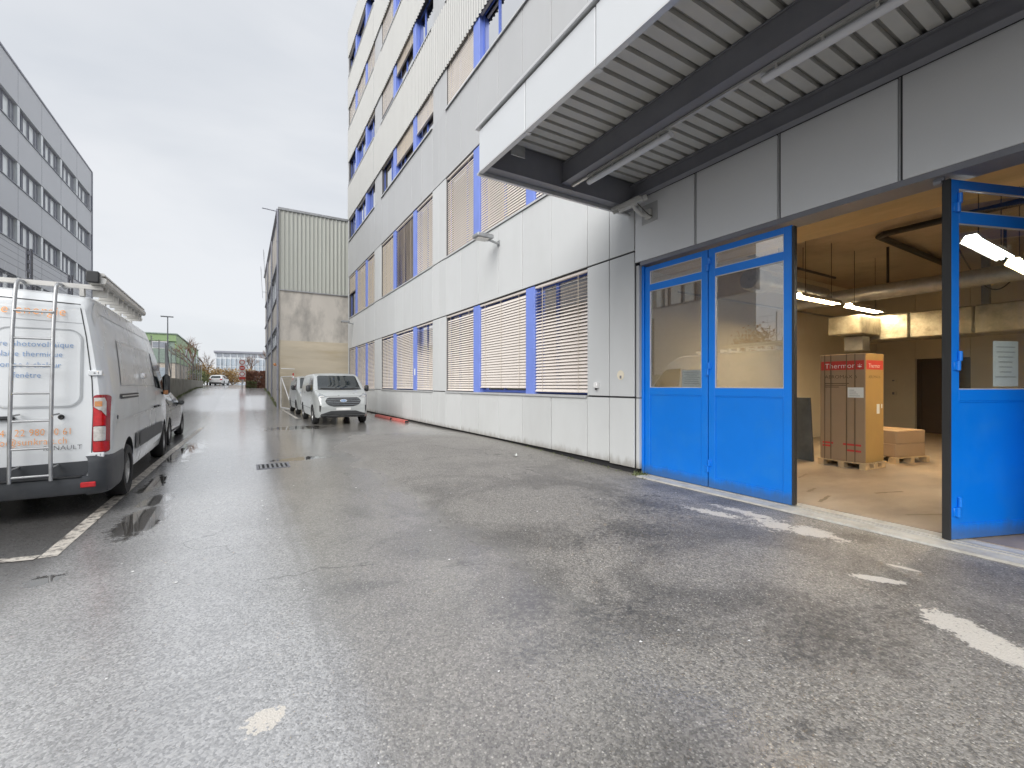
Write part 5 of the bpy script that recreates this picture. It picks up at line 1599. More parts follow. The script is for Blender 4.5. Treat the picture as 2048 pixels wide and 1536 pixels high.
    B.line('bumper_crease', [(-0.78, 0.63), (-0.4, 0.60), (0.4, 0.60), (0.78, 0.63)], 'front', 'silver', t, 0.025, 0.012)
    B.line('bonnet_gap', [(-0.82, 1.19), (-0.62, 1.075), (0.62, 1.075), (0.82, 1.19)], 'front', 'gap', t, 0.010, 0.004)
    pl = B.patch('number_plate', rrect(-0.26, 0.26, 0.555, 0.645, 0.01), 'front', 'signwhite', t, 0.02, 0.2)
    c = copy_tree(t)
    c.location = (3.27, 26.75, 0)
    c['label'] = 'silver van half hidden behind the other silver van, near the beige gable'
    return t
front_van()

# ---- estate cars
def small_car(name, label, paint, loc, rotz, rear_detail=False):
    t = thing(name, label, 'car', loc, rotz, local=True)
    hw = ([0.15, 0.35, 0.6, 0.85, 0.95, 1.15, 1.35, 1.5], [0.83, 0.885, 0.90, 0.88, 0.855, 0.76, 0.66, 0.58])
    top = ([-2.1, -2.0, -1.75, -1.35, -0.5, 0.2, 0.55, 1.20, 1.7, 2.0, 2.15], [0.92, 1.06, 1.28, 1.42, 1.475, 1.45, 1.32, 0.97, 0.86, 0.74, 0.60])
    bot = ([-2.1, -1.9, 1.9, 2.15], [0.36, 0.25, 0.21, 0.27])
    plan = ([-2.1, -2.02, -1.8, 1.2, 1.8, 2.05, 2.15], [0.85, 0.93, 0.99, 1.0, 0.94, 0.83, 0.68])
    st = [-2.1, -2.07, -2.02, -1.95, -1.85, -1.7, -1.5, -1.3, -1.1, -0.8, -0.5, -0.2, 0.05, 0.2, 0.35, 0.5, 0.65, 0.8, 0.95, 1.1, 1.25, 1.4, 1.55, 1.7, 1.8, 1.9, 1.98, 2.05, 2.1, 2.15]
    B = Body(hw, top, bot, plan, 0.07, 0.02, st)
    B.shell('body', paint, t, [(1.35, 0.32, 0.36, 0.55), (-1.35, 0.32, 0.36, 0.55)])
    for y in (1.35, -1.35):
        for s_ in (1, -1): wheel(t, s_ * 0.80, y, 0.315, 0.2, s_, 0.66, 5)
    for sv, s_ in (('right', 1), ('left', -1)):
        B.patch('side_window', [(-1.05, 0.98), (-0.10, 0.96), (-0.10, 1.37), (-0.9, 1.36), (-1.15, 1.2)], sv, 'carglass', t, 0.008, 0.1)
        B.patch('side_window', [(-0.02, 0.96), (0.95, 0.95), (0.55, 1.22), (0.28, 1.35), (-0.02, 1.37)], sv, 'carglass', t, 0.008, 0.1)
        B.line('window_trim', [(-1.15, 0.965), (1.0, 0.935)], sv, 'chrome', t, 0.02, 0.012)
        B.line('door_gap', [(-0.06, 0.33), (-0.06, 0.95)], sv, 'gap', t, 0.012, 0.004)
        B.line('door_gap', [(0.88, 0.35), (0.98, 0.7), (0.95, 0.94)], sv, 'gap', t, 0.012, 0.004)
        B.line('door_gap', [(-0.95, 0.5), (-1.0, 0.94)], sv, 'gap', t, 0.012, 0.004)
        B.line('sill_strip', [(-0.95, 0.28), (0.95, 0.28)], sv, 'plastic', t, 0.06, 0.006)
        mirror(t, s_ * 0.86, 0.72, 0.92, s_, 0.14, 0.14, 'plastic')
        P = lambda u: [(s_ * a, b) for a, b in u]
        B.patch('tail_lamp', P(rrect(0.52, 0.80, 0.76, 0.90, 0.03)), 'rear', 'red', t, 0.010, 0.05)
        B.patch('headlamp', P([(0.45, 0.60), (0.72, 0.64), (0.75, 0.74), (0.5, 0.70)]), 'front', 'clear', t, 0.010, 0.05)
    B.patch('rear_window', [(-0.60, 1.0), (0.60, 1.0), (0.52, 1.32), (-0.52, 1.32)], 'rear', 'carglass', t, 0.008, 0.08)
    B.patch('windscreen', [(-0.66, 0.98), (0.66, 0.98), (0.56, 1.38), (-0.56, 1.38)], 'front', 'carglass', t, 0.008, 0.08)
    B.patch('grille', rrect(-0.35, 0.35, 0.42, 0.58, 0.04), 'front', 'plastic', t, 0.01, 0.08)
    B.patch('rear_bumper', [(-0.70, 0.30), (0.70, 0.30), (0.70, 0.42), (-0.70, 0.42)], 'rear', 'plastic', t, 0.012, 0.08)
    B.patch('number_plate', rrect(-0.26, 0.26, 0.60, 0.70, 0.01), 'rear', 'signwhite', t, 0.014, 0.1)
    return t
small_car('parked_car', 'grey metallic car parked ahead of the white panel van', 'greysilver', (-2.50, 15.55, 0), 0)
small_car('white_car', 'small white car at the far end of the rising road', 'carwhite', (-3.0, 77, 1.455), R(-10))

# ------------------------------------------------------------------ concrete wall and fence on the left
def left_side():
    t = thing('concrete_wall', 'low weathered concrete retaining wall with moss along the left of the road', 'wall', (-4.15, 35, 0))
    ys = [4 + 4.92 * i for i in range(13)]
    for a, b_ in zip(ys[:-1], ys[1:]):
        MB().cbox(-4.30, -4.02, a + 0.008, b_ - 0.008, -0.3, 1.97 + random.uniform(-0.006, 0.006), 0.012).build('wall_segment', 'concrete', t)
    f = thing('mesh_fence', 'tall wire mesh fence on the concrete wall, two dark ladder-like posts near the van', 'fence', (-4.2, 35, 1.97))
    post = MB()
    post.box(-0.045, -0.02, -0.05, 0.05, 0, 2.62); post.box(0.02, 0.045, -0.05, 0.05, 0, 2.62)
    for k in range(13): post.box(-0.02, 0.02, -0.045, 0.045, 0.08 + 0.2 * k, 0.16 + 0.2 * k)
    po = post.build('post', 'darkpost'); me = po.data; bpy.data.objects.remove(po)
    for y in (11.5, 14.3, 17.1):
        link('post', me, f).location = (-4.16, y, 1.965)
    post = MB(); post.tube([(0, 0, 0), (0, 0, 2.15)], 0.026, 6); po = post.build('post', 'galv'); me2 = po.data; bpy.data.objects.remove(po)
    py_ = [19.9 + 2.5 * i for i in range(18)]
    for y in [5.9, 8.7] + py_:
        link('post', me2, f).location = (-4.16, y, 1.965)
    for k in range(9):
        z = 2.12 + 0.235 * k
        m = MB(); m.tube([(-4.12, 5.9, z), (-4.12, py_[-1], z)], 0.004, 4); m.build('wire', 'galv', f)
    m = MB(); y = 6.0
    while y < py_[-1]:
        m.box(-4.118, -4.115, y - 0.002, y + 0.002, 2.1, 4.02); y += 0.25 if y > 24 else 0.5
    m.build('vertical_wires', 'galv', f, kind='stuff')
    for dy in (0.0, 0.9):
        b_ = MB(); b_.tube([(-4.10, 34.6, 4.1), (-3.98, 33.9 + dy * 2, 2.0)], 0.03, 6); b_.build('brace', 'galv', f)
left_side()

def grey_office():
    X, Y0, Y1, Z = -12.0, 14.0, 55.3, 21.1
    t = thing('grey_office_building', 'long grey metal clad office block with ribbon windows on the left', 'building', (X - 6, 35, 0))
    heads, sills = [18.9, 15.35, 11.8, 8.25], [17.4, 13.85, 10.3, 6.75]
    mb = MB()
    edges = [Z - 0.35]
    z1 = Z
    for h, s_ in zip(heads, sills):
        mb.box(X - 0.35, X, Y0, Y1, h, z1)
        z1 = s_
    mb.box(X - 0.35, X, Y0, Y1, -0.5, z1)
    mb.box(X - 14, X - 0.36, Y1 - 0.3, Y1, -0.5, Z - 0.02)
    mb.box(X - 14, X - 0.36, Y0, Y0 + 0.3, -0.5, Z - 0.02)
    mb.box(X - 14, X - 0.36, Y0 + 0.31, Y1 - 0.31, Z - 0.6, Z - 0.3)
    mb.build('wall', 'greymetal', t)
    c = MB(); c.box(X - 0.4, X + 0.05, Y0 - 0.05, Y1 + 0.05, Z + 0.002, Z + 0.12); c.box(X - 0.2, X + 0.06, Y1 - 0.1, Y1 + 0.06, -0.4, Z - 0.003)
    c.build('roof_edge', 'greymetal2', t)
    per = 3.8
    k = 0
    y1 = Y1 - 0.55
    groups = []
    while y1 - per > Y0:
        groups.append((y1 - per, y1)); y1 -= per
    for a, b_ in groups:                               # vertical panel joints
        for (za, zb) in ((heads[0], Z - 0.01), (heads[1], sills[0]), (heads[2], sills[1]), (heads[3], sills[2])):
            MB().box(X + 0.001, X + 0.006, a - 0.006, a + 0.006, za + 0.06, zb - 0.06).build('panel_joint', 'greymetal2', t)
    for z in (10.0, 9.6, 9.2, 8.8): MB().box(X + 0.001, X + 0.007, Y0, Y1 - 0.2, z - 0.012, z + 0.012).build('panel_joint', 'greymetal2', t)
    for h, s_ in zip(heads, sills):
        MB().box(X - 0.3, X + 0.05, Y0 + 0.2, Y1 - 0.3, s_ - 0.05, s_ + 0.012).build('window_sill', 'greymetal2', t)
        bk = MB(); bk.box(X - 0.34, X - 0.30, Y0 + 0.2, Y1 - 0.3, s_ + 0.013, h - 0.003); bk.build('window_backing', 'greymetal2', t)
        MB().box(X - 0.29, X - 0.02, Y1 - 0.54, Y1 - 0.31, s_ + 0.013, h - 0.003).build('end_post', 'greymetal', t)
        for a, b_ in groups:
            MB().box(X - 0.29, X - 0.03, a, a + 0.35, s_ + 0.013, h - 0.003).build('pier', 'paleglass', t)
            for f0, f1, mt in ((0.10, 0.30, 'greyglass'), (0.325, 0.56, 'paleglass'), (0.585, 0.84, 'paleglass'), (0.86, 0.97, 'paleglass')):
                ya, yb = a + per * f0 + 0.02, a + per * f1
                w = MB(); 
                for q in (ya, yb - 0.07): w.box(X - 0.27, X - 0.18, q, q + 0.07, s_ + 0.02, h - 0.01)
                w.box(X - 0.27, X - 0.18, ya + 0.07, yb - 0.07, s_ + 0.02, s_ + 0.10); w.box(X - 0.27, X - 0.18, ya + 0.07, yb - 0.07, h - 0.09, h - 0.01)
                wo = w.build('window', 'greymetal2', t)
                MB().box(X - 0.24, X - 0.23, ya + 0.05, yb - 0.05, s_ + 0.08, h - 0.07).build('pane', mt, wo)
grey_office()

def green_building():
    X, Y0, Y1, Z, XL = -8.0, 77.0, 112.0, 8.5, -30.0
    t = thing('green_building', 'low green and beige building behind the fence beyond the vans', 'building', ((X + XL) / 2, 95, 1.4))
    def band(z0, z1, mt, nm, g=0.0):
        m = MB(); m.box(XL, X - g, Y0 + g, Y1, z0, z1); return m.build(nm, mt, t)
    band(0.5, 4.55, 'beigew', 'lower_wall', 0.12)
    band(4.56, 6.5, 'greend', 'middle_band', 0.02)
    band(6.51, 7.55, 'greend', 'window_band', 0.18)
    band(7.56, Z, 'green', 'upper_band')
    m = MB(); m.box(X - 0.17, X + 0.002, Y0 + 0.17, Y1, 6.505, 7.552); m.build('side_band', 'green', t)
    m = MB(); m.box(X + 0.003, X + 0.02, Y0 + 0.02, Y1, 4.6, 6.5); m.build('side_band', 'green', t)
    m = MB(); m.box(XL - 0.1, X + 0.12, Y0 - 0.12, Y1, Z + 0.005, Z + 0.15); m.build('roof_edge', 'greend', t)
    for k in range(6):
        x1 = X - 0.9 - k * 2.1
        w = MB(); w.box(x1 - 1.8, x1, Y0 + 0.05, Y0 + 0.16, 6.52, 7.5); wo = w.build('window', 'signwhite', t)
        MB().box(x1 - 1.7, x1 - 0.1, Y0 + 0.03, Y0 + 0.045, 6.62, 7.4).build('pane', 'greyglass', wo)
    for k in range(5):
        y = Y0 + 11 + k * 6
        w = MB(); w.box(X + 0.022, X + 0.06, y, y + 3.2, 5.6, 7.4); wo = w.build('window', 'signwhite', t)
        MB().box(X + 0.062, X + 0.07, y + 0.15, y + 3.05, 5.7, 7.3).build('pane', 'paleglass', wo)
    for k in range(4):
        x1 = X - 1.2 - k * 3
        MB().box(x1 - 1.2, x1, Y0 + 0.02, Y0 + 0.118, 1.4, 3.9).build('door', ('farglass', 'beigew', 'signwhite', 'farglass')[k], t)
green_building()

def street_lamp():
    t = thing('street_lamp', 'tall slim street lamp in front of the green building', 'street lamp', (-6.2, 53.4, 0.9))
    MB().tube([(-6.2, 53.4, 0.5), (-6.2, 53.4, 8.0)], [0.08, 0.045], 10).build('pole', 'galv', t, smooth=50)
    MB().cbox(-6.75, -5.75, 53.28, 53.52, 7.98, 8.08, 0.03).build('lamp_head', 'galv', t)
street_lamp()

def far_building():
    t = thing('far_office_building', 'pale glazed office building far behind the hedge', 'building', (12, 180, 1.4))
    m = MB(); m.box(-8, 60, 176.2, 200, 0, 12.2); m.build('wall', 'farwall', t)
    m = MB(); m.box(-8.4, 60, 175.6, 200, 12.21, 12.8); m.build('roof_edge', 'greymetal2', t)
    for k in range(14):
        x = -7.6 + 2.0 * k
        for z0, z1 in ((1.8, 4.6), (5.0, 7.6), (8.0, 10.2)):
            MB().box(x, x + 1.7, 176.05, 176.19, z0, z1).build('window', 'farglass', t)
        MB().box(x, x + 1.5, 176.05, 176.19, 10.9, 11.9).build('window', 'greyglass', t)
    m = MB()
    for k in range(20): m.box(-7.85 + 1.35 * k, -7.75 + 1.35 * k, 175.7, 175.9, 1.4, 10.8)
    m.build('fins', 'signwhite', t)
    t = thing('glazed_hall', 'low pale hall at the foot of the far office building', 'building', (6, 130, 1.4))
    m = MB(); m.box(-1.5, 14, 130, 140, 1.0, 5.2); m.build('wall', 'farglass', t)
    for k in range(9): MB().box(-1.4 + k * 1.6, -0.2 + k * 1.6, 129.9, 129.99, 1.8, 4.8).build('window', 'farwall', t)
far_building()

# ------------------------------------------------------------------ beige gabled warehouse at the end
def warehouse():
    X, Y0, Y1 = 1.92, 31.3, 52.0
    t = thing('beige_warehouse', 'stained beige warehouse with corrugated upper wall behind the silver vans', 'building', (6, 40, 0))
    m = MB(); m.box(X, 14, Y0, Y0 + 0.3, -0.3, 4.30); m.build('lower_wall', 'beige', t)
    m = MB(); m.box(X, 14, Y0 + 0.03, Y0 + 0.3, 4.301, 7.6); m.build('upper_wall', 'render', t)
    m = MB(); m.box(X + 0.05, 14, Y0 + 0.08, Y0 + 0.3, 7.601, 12.38); m.build('backing', 'joint', t)
    xs = [X - 0.03 + 2.4 * i for i in range(6)]
    for a, b_ in zip(xs[:-1], xs[1:]):
        corrugated('corrugated_sheet', a, b_, 7.5, 12.45, Y0 - 0.03, 'whcorr', t, 0.24, 0.05, 'x')
    m = MB(); m.box(X - 0.08, 14, Y0 - 0.08, Y0 + 0.06, 12.455, 12.6); m.box(X - 0.02, 14, Y0 - 0.05, Y0 + 0.02, 7.43, 7.495); m.build('flashing', 'galv', t)
    # long side wall: bands with ribbon windows
    m = MB()
    for z0, z1 in ((-0.3, 4.2), (5.35, 7.3), (9.4, 12.4)): m.box(X, X + 0.3, Y0 + 0.301, Y1, z0, z1)
    m.build('side_wall', 'render', t)
    m = MB(); m.box(X + 0.2, X + 0.28, Y0 + 0.301, Y1, 4.2, 5.35); m.box(X + 0.2, X + 0.28, Y0 + 0.301, Y1, 7.3, 9.4); m.build('window_backing', 'joint', t)
    for z0, z1 in ((4.2, 5.35), (7.3, 9.4)):
        m = MB(); m.box(X - 0.09, X + 0.19, Y0 + 0.35, Y1, z0 - 0.1, z0 - 0.002); m.box(X - 0.07, X + 0.1, Y0 + 0.35, Y1, z1 + 0.002, z1 + 0.12); m.build('sill', 'greymetal2', t)
        for k in range(10):
            y = Y0 + 0.6 + k * 2.0
            w = MB(); w.box(X + 0.06, X + 0.12, y, y + 0.08, z0, z1); w.box(X + 0.06, X + 0.12, y + 1.72, y + 1.8, z0, z1); w.box(X + 0.06, X + 0.12, y + 0.08, y + 1.72, z1 - 0.08, z1); w.box(X + 0.06, X + 0.12, y + 0.08, y + 1.72, z0, z0 + 0.08)
            wo = w.build('window', 'galv', t)
            MB().box(X + 0.09, X + 0.10, y + 0.06, y + 1.74, z0 + 0.05, z1 - 0.05).build('pane', 'greyglass', wo)
    m = MB(); m.box(X, 14, Y1 - 0.3, Y1 - 0.001, -0.3, 12.39); m.box(X + 0.31, 14, Y0 + 0.31, Y1 - 0.31, 12.2, 12.38); m.build('back_wall', 'render', t)
    for y, r_ in ((Y0 - 0.08, 0.065), (Y0 + 6.9, 0.06), (Y0 + 13.5, 0.06)):
        m = MB(); m.tube([(X - 0.10, y, zg(X, y) - 0.05), (X - 0.10, y, 12.4)], r_, 10)
        for z in (1.2, 4.4, 7.4, 10.4): m.lathe([(0, r_ + 0.015), (0.06, r_ + 0.015)], (X - 0.10, y, z), 'z', 10)
        m.build('downpipe', 'greymetal2', t, smooth=50)
    m = MB(); m.box(X - 0.16, X - 0.005, Y0 + 0.1, Y1, 12.42, 12.52); m.tube([(X - 0.1, Y0 - 0.05, 12.3), (X - 0.95, Y0 - 0.05, 12.35)], 0.03, 6); m.build('gutter', 'greymetal2', t)
    m = MB()
    for (y, z, l_, h_) in ((38.0, 9.2, 0.5, 2.4), (44.0, 9.5, 0.5, 2.2)):
        m.tube([(X - 0.02, y, z), (X - l_, y, z + 0.05)], 0.02, 5); m.tube([(X - l_, y, z - 0.5), (X - l_ - 0.15, y, z + h_)], 0.015, 5)
        for q in range(4): m.tube([(X - l_ - 0.1, y - 0.3, z + h_ - 0.3 - q * 0.2), (X - l_ - 0.1, y + 0.3, z + h_ - 0.3 - q * 0.2)], 0.008, 4)
    m.build('antenna', 'galv', t)
    o = MB(); o.lathe([(0, 0.01), (0, 0.08), (0.10, 0.075), (0.14, 0.03), (0.14, 0.001)], (X - 0.26, Y0 - 0.1, 2.72), 'z', 12); o.box(X - 0.30, X - 0.05, Y0 - 0.13, Y0 - 0.07, 2.68, 2.72)
    tag(o.build('warning_beacon', 'amber', smooth=40), 'small orange beacon on the warehouse corner downpipe', 'beacon')
warehouse()

def gate():
    A, B_ = Vector((1.98, 30.9, 0.0)), Vector((2.42, 28.3, 0.0))
    d = (B_ - A).normalized(); L = (B_ - A).length
    m = frame_mtx(A, d, (0, 0, 1))
    t = thing('mesh_gate', 'folded wire gate with a red and white striped post beside the warehouse corner', 'gate', A)
    fr = MB(m)
    fr.tube([(0, 0.12, 0), (0, 2.0, 0), (L, 2.0, 0), (L, 0.12, 0), (0, 0.12, 0)], 0.035, 6); fr.tube([(0.15, 1.95, 0), (L - 0.1, 0.15, 0)], 0.035, 6)
    fr.build('frame', 'signwhite', t)
    w = MB(m)
    for k in range(26): w.box(L * k / 26, L * k / 26 + 0.005, 0.12, 2.0, -0.003, 0.003)
    for k in range(18): w.box(0, L, 0.15 + k * 0.105, 0.155 + k * 0.105, -0.004, 0.002)
    w.build('wire_mesh', 'galv', t, kind='stuff')
    for k in range(14):
        s_ = MB(m); s_.box(L + 0.03, L + 0.11, 0.08 + k * 0.15, 0.08 + (k + 1) * 0.15 - 0.001, -0.03, 0.03)
        s_.build('stripe', 'signred' if k % 2 else 'signwhite', t)
    w = MB(m); w.tube([(0.0, 0.05, 0.0), (L + 0.1, 0.05, 0.0)], 0.045, 8); w.build('bottom_rail', 'thresh', t)
    b_ = MB(); b_.tube([(2.0, 31.0, 2.52), (2.75, 30.9, 2.50)], 0.03, 6)
    tag(b_.build('barrier_arm', 'signwhite'), 'short white bar sticking out above the wire gate', 'bar')
gate()

def road_sign():
    x, y = -0.12, 55.0
    z0 = zg(x, y)
    t = thing('traffic_sign_post', 'traffic sign post with stacked red and white signs beside the brown hedge', 'traffic sign', (x, y, z0))
    MB().tube([(x, y, z0 - 0.05), (x, y, z0 + 2.9)], 0.05, 8).build('pole', 'galv', t, smooth=50)
    for zc_, kind in ((z0 + 2.72, 0), (z0 + 2.12, 1), (z0 + 1.48, 2), (z0 + 1.02, 3)):
        if kind == 3:
            p = MB(); p.box(x - 0.28, x + 0.28, y - 0.08, y - 0.055, zc_ - 0.10, zc_ + 0.16); p.build('plate', 'signred', t); continue
        p = MB(); p.box(x - 0.30, x + 0.30, y - 0.08, y - 0.055, zc_ - 0.29, zc_ + 0.29); po = p.build('plate', 'signwhite', t)
        p = MB(); p.lathe([(0, 0.001), (0, 0.25), (-0.01, 0.25), (-0.01, 0.001)], (x, y - 0.081, zc_), 'y', 24); p.build('red_disc', 'signred', po)
        p = MB()
        if kind == 1: p.box(x - 0.17, x + 0.17, y - 0.0955, y - 0.0935, zc_ - 0.04, zc_ + 0.04)
        else: p.lathe([(0, 0.001), (0, 0.18), (-0.002, 0.18), (-0.002, 0.001)], (x, y - 0.0935, zc_), 'y', 24)
        p.build('white_field', 'signwhite', po)
road_sign()

# ------------------------------------------------------------------ vegetation
def leaf_cloud(name, material, parent, ctr, rad, n, size, shape='ball', seed=1, **props):
    rd = random.Random(seed)
    mb = MB()
    clumps = [(rd.uniform(-1, 1), rd.uniform(-1, 1), rd.uniform(-1, 1)) for _ in range(14)]
    for _ in range(n):
        if shape == 'ball':
            c = rd.choice(clumps)
            p = Vector((c[0] * 0.75 + rd.gauss(0, 0.24), c[1] * 0.75 + rd.gauss(0, 0.24), c[2] * 0.75 + rd.gauss(0, 0.24)))
            if p.length > 1.15: continue
        else:
            p = Vector((rd.uniform(-1, 1), rd.uniform(-1, 1), rd.uniform(-1, 1)))
            if max(abs(p.x), abs(p.y), abs(p.z)) < 0.4: continue
            if p.z > 0.88 and rd.random() < 0.5: continue
        q = Vector((ctr[0] + p.x * rad[0], ctr[1] + p.y * rad[1], ctr[2] + p.z * rad[2]))
        a = Vector((rd.gauss(0, 1), rd.gauss(0, 1), rd.gauss(0, 1))).normalized()
        b_ = a.orthogonal().normalized()
        s_ = size * rd.uniform(0.6, 1.3)
        mb.quad(q - a * s_ * 0.5, q + b_ * s_ * 0.28, q + a * s_ * 0.5, q - b_ * s_ * 0.28)
    return mb.build(name, material, parent, **props)

def branches(mb, p, d, ln, r, depth, rd, spread=0.5):
    q = p + d * ln
    mb.tube([p, p + d * ln * 0.5 + Vector((rd.gauss(0, 0.03), rd.gauss(0, 0.03), 0)) * ln, q], [r, r * 0.85, r * 0.65], 5, caps=False)
    if depth == 0: return
    for _ in range(3 if depth > 1 else 4):
        nd = (d + Vector((rd.gauss(0, spread), rd.gauss(0, spread), rd.gauss(0.1, spread * 0.6)))).normalized()
        branches(mb, p + d * ln * rd.uniform(0.5, 1.0), nd, ln * rd.uniform(0.55, 0.8), r * 0.55, depth - 1, rd, spread)

def bare_tree(x, y, h, label, seed):
    rd = random.Random(seed)
    z = zg(x, y)
    t = thing('bare_tree', label, 'tree', (x, y, z), group='bare winter trees at the end of the road')
    MB().tube([(x, y, z - 0.1), (x + 0.05, y, z + h * 0.38)], [h * 0.022, h * 0.016], 7).build('trunk', 'bark', t, smooth=60)
    mb = MB()
    for _ in range(4):
        d = Vector((rd.gauss(0, 0.35), rd.gauss(0, 0.35), 1)).normalized()
        branches(mb, Vector((x + 0.05, y, z + h * rd.uniform(0.26, 0.38))), d, h * 0.26, h * 0.012, 3, rd)
    mb.build('crown', 'twig', t)
bare_tree(-5.9, 74, 7.6, 'bare tree to the right of the green building', 3)
bare_tree(-5.3, 92, 6.0, 'small bare tree left of the far office building', 5)
bare_tree(4.2, 98, 8.5, 'bare tree above the brown hedge in front of the far building', 8)
bare_tree(1.2, 104, 7.0, 'bare tree behind the traffic signs', 12)

def bush(x, y, rx, rz, mt, label, seed, n=1500, size=0.28):
    z = zg(x, y)
    t = thing('bush', label, 'bush', (x, y, z), group='autumn bushes at the end of the road')
    rd = random.Random(seed)
    mb = MB()
    for _ in range(9):
        d = Vector((rd.gauss(0, 0.5), rd.gauss(0, 0.5), 1)).normalized()
        branches(mb, Vector((x, y, z)), d, rz * 0.9, 0.035, 2, rd)
    mb.build('stems', 'twig', t)
    leaf_cloud('foliage', mt, t, (x, y, z + rz), (rx, rx, rz), n, size, seed=seed)
bush(-5.6, 84, 1.9, 1.7, 'leafochre', 'large ochre bush behind the far white car', 21)
bush(-4.4, 90, 1.8, 1.5, 'leafochre', 'ochre bush right of the far white car roof', 22)
bush(-1.6, 88, 2.0, 1.5, 'leafochre', 'wide orange brown bush left of the traffic signs', 23)
bush(-5.4, 74, 1.3, 1.1, 'leafgreen', 'olive green bush beside the end of the concrete wall', 24, 900)
bush(0.8, 92, 1.8, 1.5, 'leafochre', 'orange brown bush behind the traffic signs', 25)

def hedge():
    z = zg(1, 57)
    t = thing('hedge', 'clipped brown winter hedge between the road and the warehouse', 'hedge', (1.2, 57, z))
    leaf_cloud('foliage', 'leafbrown', t, (1.25, 57.2, z + 0.95), (1.05, 0.55, 0.95), 5200, 0.16, 'box', 31)
    leaf_cloud('green_foliage', 'leafgreen', t, (0.75, 56.7, z + 0.4), (0.5, 0.15, 0.4), 350, 0.16, 'box', 32)
    rd = random.Random(4); mb = MB()
    for k in range(22):
        x = 0.25 + 2.0 * rd.random(); y = 57.2 + rd.uniform(-0.5, 0.5)
        mb.tube([(x, y, z), (x + rd.gauss(0, 0.1), y + rd.gauss(0, 0.1), z + 1.85)], [0.03, 0.012], 5)
    mb.build('stems', 'twig', t)
hedge()

def tufts(name, label, pts, seed):
    """short weeds where a wall meets the ground"""
    rd = random.Random(seed); mb = MB()
    for (x, y, r_, n, h) in pts:
        for _ in range(n):
            px_, py_ = x + rd.gauss(0, r_), y + rd.gauss(0, r_)
            z = zg(px_, py_)
            a = rd.uniform(0, 6.28); l_ = h * rd.uniform(0.5, 1.3)
            dx, dy = math.cos(a), math.sin(a)
            w = 0.006 + 0.05 * h
            mb.add([(px_ - dy * w, py_ + dx * w, z), (px_ + dy * w, py_ - dx * w, z), (px_ + dx * l_ * 0.6, py_ + dy * l_ * 0.6, z + l_)], [(0, 1, 2)])
    o = mb.build(name, 'leafgreen', kind='stuff')
    o['label'] = label
    return o
tufts('weeds', 'green weeds in the corner between the facade and the blue door', [(5.97, 5.47, 0.05, 60, 0.09), (5.9, 5.52, 0.06, 50, 0.06), (5.86, 5.3, 0.05, 30, 0.04)] + [(5.93, 6 + 0.35 * i, 0.05, 8, 0.035) for i in range(12)], 1)
tufts('grass', 'grass strip along the foot of the walls beside the rising road', [(-3.95, 30 + 0.5 * i, 0.07, 16, 0.14) for i in range(60)] + [(1.82, 32.5 + 0.5 * i, 0.06, 16, 0.13) for i in range(36)], 2)

def shrub_behind_fence():
    t = thing('red_shrub', 'reddish shrub tops behind the roof of the white van', 'bush', (-6.6, 11.6, 0))
    leaf_cloud('foliage', 'leafbrown', t, (-6.6, 11.0, 3.0), (0.8, 1.0, 1.15), 1100, 0.14, seed=41)
    mb = MB(); rd = random.Random(6)
    for _ in range(7): branches(mb, Vector((-6.6, 11.0, 0)), Vector((rd.gauss(0, 0.25), rd.gauss(0, 0.25), 1)).normalized(), 1.9, 0.035, 2, rd)
    mb.build('stems', 'twig', t)
shrub_behind_fence()

# ------------------------------------------------------------------ small things on the ground
def drain():
    x, y = 0.47, 9.35
    t = thing('drain_grate', 'black iron drain grate in the wet asphalt', 'drain', (x, y, 0))
    fr = MB()
    for a in (-0.27, 0.23): fr.box(x - 0.27, x + 0.27, y + a, y + a + 0.04, -0.02, 0.008)
    for a in (-0.27, 0.23): fr.box(x + a, x + a + 0.04, y - 0.23, y + 0.23, -0.02, 0.0085)
    fr.build('frame', 'steel', t)
    MB().box(x - 0.23, x + 0.23, y - 0.23, y + 0.23, 0.0015, 0.003).build('pit', 'dark', t)
    for k in range(6):
        for j in range(2):
            MB().box(x - 0.215 + k * 0.075, x - 0.18 + k * 0.075, y - 0.22 + j * 0.225, y - 0.015 + j * 0.225, 0.003, 0.0095).build('bar', 'galv', t)
drain()

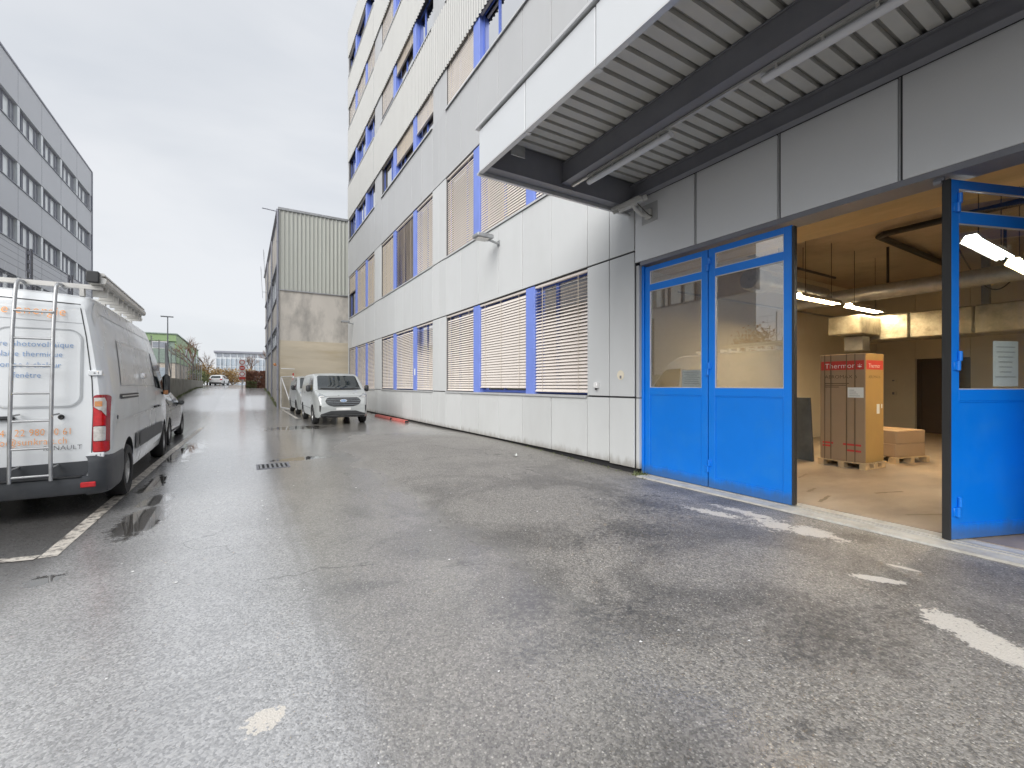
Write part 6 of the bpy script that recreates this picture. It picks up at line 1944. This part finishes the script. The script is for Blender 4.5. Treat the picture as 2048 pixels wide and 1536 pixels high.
def red_beams():
    for i, (y0, y1, x, lb) in enumerate(((17.3, 19.0, 5.55, 'nearer faded red beam lying on the ground along the facade'), (19.2, 21.6, 5.50, 'farther faded red beam on the ground by the silver van'))):
        t = thing('red_beam', lb, 'beam', (x, (y0 + y1) / 2, 0), group='red beams along the facade')
        m = MB()
        pr = [(-0.09, 0.0), (0.09, 0.0), (0.09, 0.03), (0.05, 0.10), (-0.05, 0.10), (-0.09, 0.03)]
        m.prism([(x + a, y0, b_) for a, b_ in pr], [(x - 0.04 + a, y1, b_) for a, b_ in pr])
        m.build('profile', 'redpipe', t)
        m = MB(); m.box(x - 0.07, x + 0.07, y0 - 0.012, y0 - 0.001, 0.01, 0.085); m.build('end_cap', 'dark', t)
red_beams()

def litter():
    rd = random.Random(9)
    spots = [(4.9, 8.0, 0.05), (5.0, 8.15, 0.04)]
    m = MB()
    z = zg(4.95, 8.05)
    for k in range(5):
        a = [(4.95 + rd.gauss(0, 0.05), 8.05 + rd.gauss(0, 0.06), z + 0.004 + 0.012 * k + rd.uniform(0, 0.03)) for _ in range(4)]
        m.poly(a)
    tag(m.build('crumpled_paper', 'paper'), 'crumpled white paper scrap on the asphalt near the facade', 'litter')
    m = MB()
    for _ in range(90):
        x, y = rd.uniform(-1.0, 5.6), rd.uniform(1.3, 9.5)
        z = zg(x, y) + 0.003
        s_ = rd.uniform(0.004, 0.013) * (0.7 + y * 0.12)
        a = rd.uniform(0, 6.28); k_ = rd.uniform(0.3, 0.9)
        c_, s2 = math.cos(a) * s_, math.sin(a) * s_
        m.quad((x - c_, y - s2, z), (x + s2 * k_, y - c_ * k_, z + 0.003), (x + c_, y + s2, z), (x - s2 * k_, y + c_ * k_, z + 0.002))
    m.build('debris', 'signwhite', kind='stuff')['label'] = 'scattered pale grit and paper crumbs on the asphalt'
    m = MB()
    for (x, y, l_) in ((-2.05, 5.9, 0.16),):
        m.box(x - l_ / 2, x + l_ / 2, y - 0.02, y + 0.02, 0.002, 0.005)
    tag(m.build('paper_strip', 'paper'), 'small white paper strip on the dark asphalt behind the van', 'litter')
litter()
